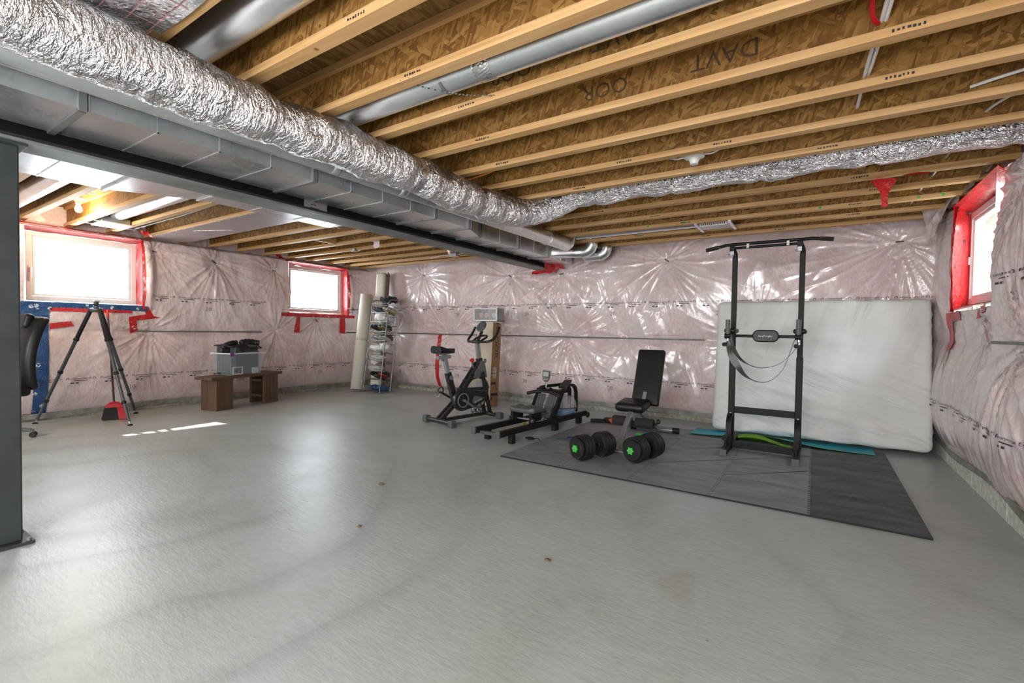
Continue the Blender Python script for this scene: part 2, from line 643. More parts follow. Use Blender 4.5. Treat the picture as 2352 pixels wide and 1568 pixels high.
BLUE_TAPE = mat_tape('blue_sheathing_tape', (0.01, 0.07, 0.22), (0.70, 0.80, 0.88))
GLASS = mat_glass('window_glass')
CLEAR_POLY = mat_glass('clear_poly_sheet', (0.96, 0.95, 0.95), 0.22, 0.15)
VINYL = plain('white_vinyl', (0.74, 0.74, 0.72), 0.4, var=0.03)
INK = plain('black_print', (0.03, 0.03, 0.04), 0.5, var=0.2)
INK_FADED = plain('faded_print', (0.30, 0.24, 0.25), 0.5, var=0.2)
STAMP = plain('stamped_ink', (0.085, 0.05, 0.02), 0.7, var=0.3)
CURB = plain('rough_grey_concrete', (0.34, 0.33, 0.28), 0.85, var=0.35, scale=22, bumps=0.5)
CURB_PALE = plain('pale_concrete', (0.55, 0.57, 0.50), 0.8, var=0.25, scale=26, bumps=0.4)
BATTEN = plain('grey_batten', (0.13, 0.145, 0.14), 0.45, var=0.25)
SILL_FOAM = plain('dusty_grey_poly', (0.23, 0.235, 0.21), 0.5, var=0.4, scale=9)
BLACK_STEEL = plain('black_steel', (0.022, 0.023, 0.025), 0.42, var=0.25)

def struct(o):
    o['kind'] = 'structure'
    return o

# ------------------------------------------------------------------ text helper
_txt = {}
def text_mesh(s):
    """flat triangles of a line of text, cap height 1, origin at the left baseline"""
    if s in _txt:
        return _txt[s]
    cu = bpy.data.curves.new('t', 'FONT')
    cu.body = s
    cu.resolution_u = 2
    cu.size = 1.0
    o = bpy.data.objects.new('t', cu)
    COL.objects.link(o)
    dg = bpy.context.evaluated_depsgraph_get()
    me = o.evaluated_get(dg).to_mesh()
    vs = np.array([v.co[:2] for v in me.vertices])
    fs = [tuple(p.vertices) for p in me.polygons]
    o.evaluated_get(dg).to_mesh_clear()
    bpy.data.objects.remove(o)
    bpy.data.curves.remove(cu)
    vs = vs / 0.73
    _txt[s] = (vs, fs, vs[:, 0].max())
    return _txt[s]

def text_on(mb, s, o, u, v, h, centre=True):
    """adds a line of text to a builder on the plane o + a*u + b*v, letters h tall"""
    vs, fs, w = text_mesh(s)
    o, u, v = Vector(o), Vector(u).normalized(), Vector(v).normalized()
    dx = -w / 2 if centre else 0.0
    mb.add([o + u * ((x + dx) * h) + v * (y * h) for x, y in vs], fs)
    return w * h

# ------------------------------------------------------------------ room shell
ZJ = 2.345            # underside of the joists
ZT = 2.586            # underside of the subfloor
XL, XR, YB, YR = -7.66, 1.02, 6.42, -3.0
mb = MB()
N = 2
mb.box(-8.3, 1.5, YR - 0.2, 6.9, -0.12, 0.0)
floor = struct(mb.build('floor', CONCRETE, smooth=0))

rng = np.random.RandomState(3)
def wrinkle_field(staples, u, v, seam=1.06):
    """how far the poly stands off its plane, into the room"""
    off = np.zeros_like(u)
    lo = np.clip((v - 0.06) / (seam - 0.06), 0, 1)
    hi = np.clip((v - seam) / (2.30 - seam), 0, 1)
    off += np.where(v < seam, 0.055 * np.sin(pi * lo) ** 0.7, 0.05 * np.sin(pi * hi) ** 0.7)
    off += 0.018 * np.sin(u * 3.1 + 1.3 * np.sin(v * 2.2)) + 0.010 * np.sin(u * 7.7 + v * 3.0 + 0.8)
    off += 0.005 * np.sin(u * 17 + 2.2 * np.sin(v * 4.1)) * np.sin(v * 6 + u * 2.1)
    off += 0.006 * (1 - np.abs(np.sin(u * 6.3 + 2.0 * np.sin(v * 1.7 + u)))) ** 4
    r = np.random.RandomState(11)
    for (su, sv, amp, reach) in staples:
        du, dv = u - su, v - sv
        d = np.sqrt(du * du + dv * dv) + 1e-6
        th = np.arctan2(dv, du)
        off -= amp * 3.2 * np.exp(-d / (0.30 * reach))
        w = np.zeros_like(u)
        for k in range(5):
            n = r.randint(7, 26)
            ph, ph2 = r.uniform(0, 6.28, 2)
            tw = th + 0.45 * np.sin(th * r.randint(1, 4) + ph2) + 0.06 * np.sin(d * 5 + ph)
            w += (1 - np.abs(np.sin(n * 0.5 * tw + ph))) ** 3 * (0.5 + 0.5 * np.sin(r.randint(1, 5) * th + ph2))
        g = np.exp(-d / (0.42 * reach)) * (1 - np.exp(-d / 0.035))
        off += amp * 1.6 * (w / 1.3) * g
    return off

def wall_grid(name, mapper, u0, u1, v0, v1, step, field, holes, mats, top=None):
    nu, nv = int((u1 - u0) / step) + 1, int((v1 - v0) / step) + 1
    U, Vv = np.meshgrid(np.linspace(u0, u1, nu), np.linspace(v0, v1, nv))
    off = field(U, Vv)
    P = mapper(U, Vv, off).reshape(-1, 3)
    idx = np.arange(nu * nv).reshape(nv, nu)
    q = np.stack([idx[:-1, :-1], idx[:-1, 1:], idx[1:, 1:], idx[1:, :-1]], -1).reshape(-1, 4)
    cu = ((U[:-1, :-1] + U[1:, 1:]) / 2).reshape(-1)
    cv = ((Vv[:-1, :-1] + Vv[1:, 1:]) / 2).reshape(-1)
    keep = np.ones(len(q), bool)
    for (a, b_, c, d) in holes:
        keep &= ~((cu > a) & (cu < b_) & (cv > c) & (cv < d))
    q = q[keep]
    me = bpy.data.meshes.new(name)
    me.vertices.add(len(P))
    me.vertices.foreach_set('co', P.astype(np.float32).reshape(-1))
    me.loops.add(len(q) * 4)
    me.loops.foreach_set('vertex_index', q.reshape(-1).astype(np.int32))
    me.polygons.add(len(q))
    me.polygons.foreach_set('loop_start', np.arange(0, len(q) * 4, 4, dtype=np.int32))
    me.polygons.foreach_set('loop_total', np.full(len(q), 4, np.int32))
    me.polygons.foreach_set('use_smooth', np.ones(len(q), bool))
    me.update(calc_edges=True)
    me.validate()
    me.materials.append(mats)
    o = bpy.data.objects.new(name, me)
    return struct(link(o))

# --- back wall: u = x, offset towards -y
ST_BACK = [(-6.19, 2.15, .022, 1.1), (-4.25, 2.04, .022, 1.2), (-3.28, 2.02, .020, 1.1), (-1.71, 2.12, .020, 1.2), (0.72, 2.15, .022, 1.3),
           (-5.48, 1.06, .022, 1.2), (-3.19, 1.06, .024, 1.4), (-6.9, 1.06, .014, .8), (-0.6, 1.06, .014, .9), (-4.4, 1.06, .012, .7), (-2.2, 1.06, .012, .7)]
def f_back(u, v):
    o = wrinkle_field(ST_BACK, u, v)
    o = o - 0.10 * np.clip((0.35 - v) / 0.35, 0, 1) ** 1.5        # lower edge tucks back to the wall
    o = np.where(v > 2.30, o - 0.6 * np.clip(v - 2.30, 0, .06), o)
    return o
def map_back(u, v, o): return np.stack([u, YB - 0.02 - o, v], -1)
wall_back = wall_grid('wall_back', map_back, -7.95, 1.25, 0.085, 2.585, 0.015, f_back, [], POLY)

# --- left wall: u = y, offset towards +x; two window openings
ST_LEFT = [(2.70, 2.16, .018, 1.0), (3.49, 2.12, .022, 1.2), (4.42, 2.09, .020, 1.0), (5.23, 1.27, .020, .9), (5.93, 2.17, .018, .8), (5.97, 1.53, .016, .8),
           (2.66, 1.06, .020, 1.1), (4.45, 1.08, .018, 1.0), (1.1, 1.06, .018, 1.0), (3.5, 1.06, .010, .7), (1.3, 1.33, .012, .8)]
W1 = (1.45, 2.565, 1.395, 2.28)
W2 = (4.66, 5.865, 1.385, 2.28)
def f_left(u, v):
    o = wrinkle_field(ST_LEFT, u, v)
    for w in (W1, W2):                                              # poly billows at the jambs
        o = o + 0.07 * np.exp(-((u - w[1] - 0.07) / 0.06) ** 2) * np.clip(np.sin(pi * np.clip((v - 1.35) / 0.95, 0, 1)), 0, 1) ** 0.5
    o = o - 0.04 * np.clip((0.25 - v) / 0.25, 0, 1)
    o = np.where(v > 2.30, o - 3.2 * np.clip(v - 2.30, 0, .05), o)
    return o
def map_left(u, v, o): return np.stack([XL + o, u, v], -1)
wall_left = wall_grid('wall_left', map_left, YR, 6.55, 0.085, 2.585, 0.015, f_left, [W1, W2], POLY)

# --- right wall: u = y, offset towards -x; strongly billowed, one opening
W3 = (4.42, 5.60, 1.36, 2.31)
ST_RIGHT = [(4.06, 2.13, .022, 1.2), (4.07, 1.11, .026, 1.5), (4.86, 1.22, .020, 1.0), (2.9, 2.1, .02, 1.0), (2.8, 1.08, .02, 1.2), (6.0, 2.15, .016, .8)]
def f_right(u, v):
    o = wrinkle_field(ST_RIGHT, u, v, 1.10)
    o = o + 0.030 * np.exp(-((v - 0.62) / 0.33) ** 2) + 0.02 * np.exp(-((u - 4.15) / 0.20) ** 2) * np.exp(-((v - 1.55) / 0.45) ** 2)
    o = o + 0.05 * np.exp(-((u - 5.85) / 0.12) ** 2) * np.clip((v - 1.2) / 0.3, 0, 1)
    o = o + 0.0045 * np.sin(u * 48 + 3 * np.sin(v * 3 + u)) * np.exp(-((v - 0.55) / 0.35) ** 2)
    o = o - 0.09 * np.clip((0.36 - v) / 0.36, 0, 1) ** 1.4
    o = np.where(v > 2.30, o - 2.2 * np.clip(v - 2.30, 0, .05), o)
    return o
def map_right(u, v, o): return np.stack([XR - o, u, v], -1)
wall_right = wall_grid('wall_right', map_right, YR, 6.6, 0.13, 2.585, 0.015, f_right, [W3], POLY_PALE)

mb = MB()
mb.box(-8.2, 1.45, YR - 0.12, YR, 0, 2.6)
wall_rear = struct(mb.build('wall_rear', POLY_PALE, smooth=0))
# block walls behind the insulation
mb = MB()
mb.box(-8.25, 1.5, 6.55, 6.8, 0, 2.62)
struct(mb.build('wall_block_back', CURB, smooth=0))
for nm, x0, x1, w in (('wall_block_left', -8.22, -7.98, (1.38, 2.66, 1.33, 2.33)), ('wall_block_right', 1.30, 1.5, (4.5, 6.40, 1.33, 2.33))):
    mb = MB()
    ws = [w] if nm.endswith('right') else [w, (4.6, 5.96, 1.33, 2.33)]
    y = YR - .1
    for (a, b_, c, d) in ws:
        mb.box(x0, x1, y, a, 0, 2.62)
        mb.box(x0, x1, a, b_, 0, c)
        mb.box(x0, x1, a, b_, d, 2.62)
        y = b_
    mb.box(x0, x1, y, 6.6, 0, 2.62)
    struct(mb.build(nm, CURB, smooth=0))

# --- concrete curb and the dusty lower edge of the poly
mb = MB(); mb.box(-8.0, 1.3, YB - 0.055, 6.6, 0.0, 0.062)
struct(mb.build('baseboard_back', CURB, smooth=0, bevel=.006))
mb = MB(); mb.box(-8.0, XL + 0.015, YR, 6.5, 0.0, 0.04)
struct(mb.build('baseboard_left', CURB, smooth=0, bevel=.006))
# right curb: separate concrete blocks
curb = bpy.data.objects.new('baseboard_right', None)
struct(link(curb))
y = YR
k = 0
bm_ = MB(); bm_.box(0, 0.3, 0.004, 0.786, 0, 0.155)
first = bm_.build('block', CURB_PALE, curb, smooth=0, bevel=.004)
first.location = (XR + 0.005, y, 0)
while y < 6.1:
    y += 0.79
    c = first.copy(); COL.objects.link(c); c.parent = curb; c.location = (XR + 0.005, y, 0)
def edge_strip(name, pts, w, parent, m=SILL_FOAM, th=0.012):
    b_ = MB()
    b_.ribbon(pts, [Vector((0, 0, w))] * len(pts), th)
    return b_.build(name, m, parent)
xs = np.linspace(-7.9, 1.2, 160)
edge_strip('poly_hem', [(x, YB - 0.022 - 0.016 * sin(x * 5) * sin(x * 1.7) - .012, 0.088 + 0.014 * sin(x * 2.3)) for x in xs], 0.033, wall_back)
ys = np.linspace(YR, 6.4, 160)
edge_strip('poly_hem', [(XL + 0.025 + 0.012 * sin(y * 5) * sin(y * 1.3), y, 0.068 + 0.012 * sin(y * 2.9)) for y in ys], 0.032, wall_left)
edge_strip('poly_hem', [(XR - 0.006 - 0.010 * sin(y * 4), y, 0.15 + 0.02 * sin(y * 3.1)) for y in ys], 0.022, wall_right)

# --- battens that hold the poly at mid height (parts of their walls)
def batten(parent, pts):
    b_ = MB()
    b_.ribbon(pts, [Vector((0, 0, 0.010))] * len(pts), 0.012)
    return b_.build('batten', BATTEN, parent)
batten(wall_back, [(x, YB - 0.026 - max(0, float(f_back(np.array([x]), np.array([1.06]))[0])) - .004, 1.06) for x in np.linspace(-7.5, -1.2, 120)])
batten(wall_left, [(XL + max(0.0, float(f_left(np.array([y]), np.array([1.06]))[0])) + .006, y, 1.06) for y in np.linspace(2.5, 4.2, 50)])
batten(wall_left, [(XL + max(0.0, float(f_left(np.array([y]), np.array([1.06]))[0])) + .006, y, 1.06) for y in np.linspace(5.85, 6.35, 20)])
batten(wall_right, [(XR - max(0.0, float(f_right(np.array([y]), np.array([1.1]))[0])) - .006, y, 1.115) for y in np.linspace(2.2, 4.45, 60)])

# --- staples: small dark clips in the poly
def staples(parent, lst, fld, mp, du=0.035):
    for (su, sv, *_r) in lst:
        if abs(sv - 1.06) < 0.06:
            continue
        b_ = MB()
        o0 = float(fld(np.array([su]), np.array([sv]))[0]) + 0.012
        p = mp(np.array([su]), np.array([sv]), np.array([o0]))[0]
        a = random.uniform(-0.8, 0.8)
        q0 = mp(np.array([su - du * cos(a)]), np.array([sv - du * sin(a)]), np.array([o0]))[0]
        q1 = mp(np.array([su + du * cos(a)]), np.array([sv + du * sin(a)]), np.array([o0]))[0]
        b_.bar(q0, q1, 0.012, 0.012)
        b_.build('staple_tab', BLACK_STEEL, parent)
staples(wall_back, ST_BACK, f_back, map_back)
staples(wall_left, ST_LEFT, f_left, map_left)
staples(wall_right, ST_RIGHT, f_right, map_right)

# --- print on the poly, following its folds
def poly_print(parent, fld, mp, rows, sgn):
    blk, fad = ([], []), ([], [])
    def put(dst, vs, fs):
        dst[1].extend([tuple(i + len(dst[0]) for i in f) for f in fs])
        dst[0].extend(vs)
    tv, tf, tw = text_mesh('polytarp-super six')
    nv_, nf_, nw_ = text_mesh('20')
    icon_v = [(cos(a) * r, sin(a) * r) for r in (0.5, 0.72) for a in np.linspace(0.9 - 2 * pi, 2.2 - 2 * pi + 1.2, 12)]
    icon_v = [(cos(-0.9 + 5.0 * i / 11) * r, sin(-0.9 + 5.0 * i / 11) * r) for r in (0.42, 0.66) for i in range(12)]
    icon_f = [(i, i + 1, 13 + i, 12 + i) for i in range(11)]
    for (z, u0, u1, pitch, h, skip) in rows:
        u = u0
        n = 0
        while u < u1:
            if not any(a < u < b_ for a, b_ in skip):
                w = tw * h
                put(blk, [(u + sgn * (x * h - w / 2), z + y * h) for x, y in tv], tf)
                for s in (-1, 1):
                    put(blk, [(u + sgn * (s * (w / 2 + 0.026) + x * 0.021), z + 0.006 + y * 0.021) for x, y in icon_v], icon_f)
                put(blk, [(u + sgn * a * w * 0.33, z - 0.018 + b_ * 0.0035) for a, b_ in ((-1, -1), (1, -1), (1, 1), (-1, 1))], [(0, 1, 2, 3)])
                for a0, wd in ((-0.42, 0.016), (-0.18, 0.013)):
                    put(blk, [(u + sgn * (a0 * w + a * wd), z - 0.048 + b_ * 0.007) for a, b_ in ((-1, -1), (1, -1), (1, 1), (-1, 1))], [(0, 1, 2, 3)])
            n += 1
            u += pitch
        for uu in np.arange(u0 + 0.55, u1, 1.42):
            if not any(a < uu < b_ for a, b_ in skip):
                put(fad, [(uu + sgn * x * 0.06, z - 0.17 + y * 0.06) for x, y in nv_], nf_)
    for (vs, fs), m, nm in ((blk, INK, 'film_print'), (fad, INK_FADED, 'film_grade_print')):
        a = np.array(vs)
        P = mp(a[:, 0], a[:, 1], fld(a[:, 0], a[:, 1]) + 0.009)
        me = bpy.data.meshes.new(nm)
        me.from_pydata([tuple(p) for p in P], [], fs)
        me.materials.append(m)
        link(bpy.data.objects.new(nm, me), parent)
poly_print(wall_back, f_back, map_back, [(1.55, -7.3, 0.95, 0.325, 0.020, []), (0.485, -7.3, 0.9, 0.325, 0.020, [])], 1)
poly_print(wall_left, f_left, map_left, [(1.54, 2.80, 4.45, 0.325, 0.020, [(4.35, 6.0)]), (0.47, -1.0, 6.2, 0.325, 0.020, []), (1.50, 5.98, 6.3, 0.2, 0.018, [])], 1)
poly_print(wall_right, f_right, map_right, [(0.555, 1.2, 5.95, 0.325, 0.020, []), (1.55, 3.55, 4.3, 0.325, 0.020, [])], -1)

# ------------------------------------------------------------------ windows
def window(name, xw, y0, y1, z0, z1, inward, opening, label, xwall):
    """vinyl hopper window in a taped opening; inward = +1 for the left wall, -1 for the right"""
    w = struct(link(bpy.data.objects.new(name, None)))
    s = inward
    fr = 0.055
    b_ = MB()
    for (a, b2, c, d) in ((y0, y1, z0, z0 + fr), (y0, y1, z1 - fr, z1), (y0, y0 + fr, z0 + fr, z1 - fr), (y1 - fr, y1, z0 + fr, z1 - fr)):
        b_.box(min(xw, xw - s * 0.09), max(xw, xw - s * 0.09), a, b2, c, d)
    b_.build('frame', VINYL, w, smooth=0, bevel=.004)
    g = fr + 0.004
    sw_ = 0.045
    b_ = MB()
    for (a, b2, c, d) in ((y0 + g, y1 - g, z0 + g, z0 + g + sw_ * .5), (y0 + g, y1 - g, z1 - g - sw_ * .5, z1 - g), (y0 + g, y0 + g + sw_ * .5, z0 + g + sw_ * .5, z1 - g - sw_ * .5), (y1 - g - sw_ * .5, y1 - g, z0 + g + sw_ * .5, z1 - g - sw_ * .5)):
        b_.box(min(xw - s * .015, xw - s * .07), max(xw - s * .015, xw - s * .07), a, b2, c, d)
    b_.build('sash', VINYL, w, smooth=0, bevel=.003)
    b_ = MB()
    xp = xw - s * 0.045
    b_.box(xp - .003, xp + .003, y0 + g + .02, y1 - g - .02, z0 + g + .02, z1 - g - .02)
    b_.build('pane', GLASS, w, smooth=0)
    # taped reveal: head and far jamb, then sill, from the frame to the face of the poly
    a, b2, c, d = opening
    def rev(nm, p, q, m, amp=.006, n=40):
        # p: two points on the frame, q: two points on the wall face
        rows = []
        for i in range(5):
            t = i / 4
            row = []
            for k in range(n + 1):
                u = k / n
                P = (Vector(p[0]).lerp(Vector(p[1]), u)).lerp(Vector(q[0]).lerp(Vector(q[1]), u), t)
                j = mnoise.noise(P * 9) * amp * (1 if 0 < t < 1 else .6)
                row.append(P + Vector((0, j, j)))
            rows.append(row)
        return MB().grid(rows).build(nm, m, w, recalc=False)
    xe = xwall
    xb = xw - s * .03
    rev('head_tape', [(xb, y0 - .01, z1 + .004), (xb, y1 + .01, z1 + .004)], [(xe, a - .02, d), (xe, b2 + .02, d)], RED_TAPE)
    rev('jamb_tape', [(xb, y1 + .004, z0 - .01), (xb, y1 + .004, z1 + .01)], [(xe, b2, c - .02), (xe, b2, d + .02)], RED_TAPE)
    rev('jamb_tape', [(xb, y0 - .004, z0 - .01), (xb, y0 - .004, z1 + .01)], [(xe, a, c - .02), (xe, a, d + .02)], RED_TAPE)
    rev('sill_tape', [(xb, y0 - .01, z0 - .004), (xb, y1 + .01, z0 - .004)], [(xe, a - .02, c), (xe, b2 + .02, c)], BLUE_TAPE if name == 'window_1' else RED_TAPE)
    return w

win1 = window('window_1', -7.80, 1.49, 2.55, 1.42, 2.24, 1, W1, '', XL + .01)
win2 = window('window_2', -7.80, 4.72, 5.85, 1.42, 2.24, 1, W2, '', XL + .01)
win3 = window('window_3', 1.14, 4.72, 5.80, 1.435, 2.255, -1, (W3[0], W3[1], W3[2] + .03, W3[3] - .01), '', XR - .03)

def handle(parent, x, y, z, s):
    b_ = MB()
    b_.box(min(x, x + s * .012), max(x, x + s * .012), y - .014, y + .014, z - .035, z + .035)
    pts = smooth_path([(x + s * .01, y, z), (x + s * .05, y, z + .004), (x + s * .062, y + .0, z - .03), (x + s * .05, y, z - .115)], 6)
    b_.tube(pts, [.011] * len(pts), 8)
    b_.build('handle', VINYL, parent, bevel=.002)
handle(win3, 1.14, 5.765, 1.83, -1)
handle(win1, -7.80, 1.52, 1.80, 1)
handle(win2, -7.80, 4.75, 1.80, 1)
# exterior: ribbed window wells outside the openings
WELL = plain('ribbed_well_steel', (0.42, 0.40, 0.33), 0.5, var=0.06)
def well(x0, x1, y0, y1):
    b_ = MB()
    n = 60
    xm = x1
    rows = []
    pth = []
    for i in range(n + 1):
        y = y0 + (y1 - y0) * i / n
        pth.append((xm + 0.02 * cos(i * pi / 1.5), y))
    end = [(xm + (x0 - xm) * i / 24, y1 + 0.018 * cos(i * pi / 1.5)) for i in range(1, 25)]
    full = [(x0, y0), *pth, *end]
    rows = [[(x, y, z) for x, y in full] for z in (0.9, 2.34)]
    b_.grid(rows)
    o = b_.build('window_well', WELL, None, recalc=False)
    return o
well(1.22, 2.3, 4.2, 6.42).parent = win3
# unseen slab added outside the left wall, notched to shape the sun patch
mb = MB()
mb.prism([(-8.25, -2.5), (-8.25, 7.6), (-10.35, 7.6), (-10.35, 2.42), (-9.82, 2.32), (-10.05, 0.98), (-10.35, 0.94), (-10.35, -2.5)], (0, 0, 3.575), (1, 0, 0), (0, 1, 0), 0.15)
struct(mb.build('sun_blocker_1', VINYL, smooth=0))

# --- loose tape and flaps on the walls (parts of the walls)
def tape_on(parent, fld, mp, poly, m, lift=0.008, name='tape_patch', n=7):
    """a quad of tape in wall coordinates, laid on the poly"""
    (a, b_, c, d) = [Vector((p[0], p[1], 0)) for p in poly]
    L = max((b_ - a).length, (c - d).length)
    W_ = max((d - a).length, (c - b_).length)
    nu, nv = max(2, int(L / .03)), max(2, int(W_ / .03))
    rows = []
    for j in range(nv + 1):
        row = []
        for i in range(nu + 1):
            P = a.lerp(b_, i / nu).lerp(d.lerp(c, i / nu), j / nv)
            o0 = float(fld(np.array([P.x]), np.array([P.y]))[0]) + lift + 0.004 * sin(P.x * 40 + P.y * 23)
            row.append(tuple(mp(np.array([P.x]), np.array([P.y]), np.array([o0]))[0]))
        rows.append(row)
    return MB().grid(rows).build(name, m, parent, recalc=False)
tl = lambda poly, m, nm='tape_patch': tape_on(wall_left, f_left, map_left, poly, m, name=nm)
# window 1 surround
tl([(1.40, 2.285), (2.66, 2.285), (2.66, 2.33), (1.40, 2.335)], RED_TAPE, 'red_tape_strip')
tl([(2.56, 1.35), (2.585, 1.35), (2.585, 2.33), (2.56, 2.33)], RED_TAPE, 'red_tape_strip')
tl([(0.95, 1.345), (2.62, 1.33), (2.62, 1.40), (0.95, 1.40)], BLUE_TAPE, 'blue_tape_strip')
tl([(1.66, 1.295), (2.45, 1.30), (2.45, 1.335), (1.66, 1.345)], RED_TAPE, 'red_tape_strip')
tl([(1.50, 0.05), (1.62, 0.05), (1.66, 1.36), (1.52, 1.36)], BLUE_TAPE, 'blue_tape_strip')
tl([(0.9, 1.22), (1.52, 1.24), (1.52, 1.38), (0.9, 1.38)], BLUE_TAPE, 'blue_tape_strip')
tl([(1.66, 1.08), (1.87, 1.12), (1.84, 1.18), (1.66, 1.15)], RED_TAPE, 'red_tape_patch')
tl([(2.42, 1.19), (2.78, 1.25), (2.60, 1.29), (2.42, 1.25)], RED_TAPE, 'red_tape_patch')
tl([(2.44, 1.03), (2.52, 1.06), (2.50, 1.24), (2.42, 1.24)], RED_TAPE, 'red_tape_patch')
tl([(2.56, 1.40), (2.62, 1.40), (2.70, 1.27), (2.63, 1.25)], RED_TAPE, 'red_tape_patch')
# window 2 surround
tl([(4.62, 2.285), (5.98, 2.285), (5.98, 2.335), (4.62, 2.335)], RED_TAPE, 'red_tape_strip')
tl([(5.86, 1.34), (5.90, 1.34), (5.90, 2.32), (5.86, 2.32)], RED_TAPE, 'red_tape_strip')
tl([(4.58, 1.33), (6.02, 1.335), (6.02, 1.39), (4.58, 1.39)], RED_TAPE, 'red_tape_strip')
tl([(4.50, 1.33), (4.66, 1.34), (4.66, 1.40), (4.50, 1.39)], RED_TAPE, 'red_tape_patch')
tl([(4.77, 1.05), (4.88, 1.05), (4.88, 1.33), (4.80, 1.33)], RED_TAPE, 'red_tape_tail')
tl([(5.70, 1.05), (5.83, 1.03), (5.82, 1.33), (5.70, 1.33)], RED_TAPE, 'red_tape_tail')
tl([(4.52, 2.40), (4.58, 2.42), (4.70, 2.31), (4.62, 2.28)], RED_TAPE, 'red_tape_patch')
# back wall: strip behind the bike
tape_on(wall_back, f_back, map_back, [(-5.76, .04), (-5.68, .04), (-5.69, 1.05), (-5.76, 1.05)], RED_TAPE, name='red_tape_strip')
# right wall: tape below the window
tr = lambda poly, m, nm='red_tape_patch': tape_on(wall_right, f_right, map_right, poly, m, name=nm)
tr([(5.30, 1.29), (5.72, 1.28), (5.74, 1.36), (5.30, 1.37)], RED_TAPE)
tr([(5.56, 1.05), (5.70, 1.02), (5.74, 1.32), (5.60, 1.34)], RED_TAPE)
tr([(5.60, .80), (5.62, .80), (5.66, 1.05), (5.62, 1.05)], RED_TAPE)
tr([(4.55, 1.33), (4.95, 1.29), (4.95, 1.33), (4.55, 1.39)], RED_TAPE)
tr([(4.62, 1.10), (4.66, 1.10), (4.72, 1.30), (4.69, 1.30)], RED_TAPE)
tr([(5.60, 1.33), (5.63, 1.33), (5.63, 2.33), (5.60, 2.33)], RED_TAPE, 'red_tape_strip')
tr([(4.40, 2.30), (5.64, 2.30), (5.64, 2.345), (4.40, 2.345)], RED_TAPE, 'red_tape_strip')

# ------------------------------------------------------------------ ceiling: subfloor and I-joists
mb = MB()
mb.box(-8.2, 1.5, YR - .1, 6.8, ZT, ZT + 0.02)
ceiling = struct(mb.build('ceiling', OSB_SUB, smooth=0))
FW, FH = 0.063, 0.038
_jm = {}
def joist_meshes(L):
    if L not in _jm:
        a = MB(); a.box(0, L, -.005, .005, ZJ + FH - .006, ZT - FH + .006)
        b_ = MB(); b_.box(0, L, -FW / 2, FW / 2, ZJ, ZJ + FH)
        c = MB(); c.box(0, L, -FW / 2, FW / 2, ZT - FH, ZT - .001)
        _jm[L] = (a, b_, c, {})
    return _jm[L]
def joist(x0, x1, yfar, rust=False, stamp=None):
    L = round(x1 - x0, 3)
    a, b_, c, cache = joist_meshes(L)
    y = yfar - FW / 2
    def inst(key, builder, m, parent, nm):
        if (key, m.name) not in cache:
            o = builder.build(nm, m, parent, smooth=0)
            cache[(key, m.name)] = o.data
        else:
            o = link(bpy.data.objects.new(nm, cache[(key, m.name)]), parent)
        return o
    w = inst('w', a, OSB, ceiling, 'floor_joist')
    w.location = (x0, y, 0)
    inst('b', b_, LUMBER_RUST if rust else LUMBER, w, 'bottom_flange')
    inst('t', c, LUMBER, w, 'top_flange')
    return w
YJR = [-2.78, -2.37, -1.96, -1.55, -1.15, -0.74, -0.34, 0.06, 0.46, 0.87, 1.27, 1.68, 2.06, 2.465, 2.89, 3.305, 3.72, 4.12, 4.53, 4.98, 5.43, 5.88, 6.30]
YJL = [-2.6, -2.2, -1.8, -1.4, -1.0, -0.6, -0.2, 0.22, 0.64, 1.06, 1.48, 1.89, 2.29, 2.70, 3.11, 3.51, 3.92, 4.36, 4.77, 5.13, 5.55, 5.95, 6.30]
joists = [joist(-3.48, 1.12, y, rust=(abs(y - 4.12) < .01)) for y in YJR]
joists_l = [joist(-7.80, -3.52, y) for y in YJL]
# ink stamps on the webs that face the camera
def stamps(j, items):
    b_ = MB()
    for (x, s, h, z) in items:
        text_on(b_, s, (x - j.location.x, -.0065, z), (-1, 0, 0), (0, 0, -1), h)
    b_.build('web_stamp', STAMP, j, smooth=0)['kind'] = 'stuff'
def marks(j, xs):
    b_ = MB()
    for x in xs:
        for k in range(7):
            b_.box(x - j.location.x + k * .016, x - j.location.x + k * .016 + random.uniform(.006, .013), -FW / 2 - .001, -FW / 2 - .0002, ZJ + .012 + random.uniform(0, .004), ZJ + .022 + random.uniform(0, .004))
    b_.build('grade_stamp', INK, j, smooth=0)['kind'] = 'stuff'
for i, y in enumerate(YJR):
    if y > 1.0:
        rx = random.Random(i)
        marks(joists[i], [rx.uniform(-2.1, -1.2), rx.uniform(-.6, .6)])
    if y in (2.06, 2.465, 4.53, 5.43):
        stamps(joists[i], [(-.75 + .35 * (i % 2), 'DAVT', .085, ZJ + .165), (-1.35 + .35 * (i % 2), 'OOR', .085, ZJ + .165)])
# short blocking boards between the left joists
for x, y0, y1 in ((-5.0, 3.12, 3.447), (-5.9, 3.93, 4.297)):
    b_ = MB(); b_.box(x, x + .038, y0, y1, ZJ + .012, ZT - .001)
    b_.build('blocking_board', LUMBER, ceiling, smooth=0)
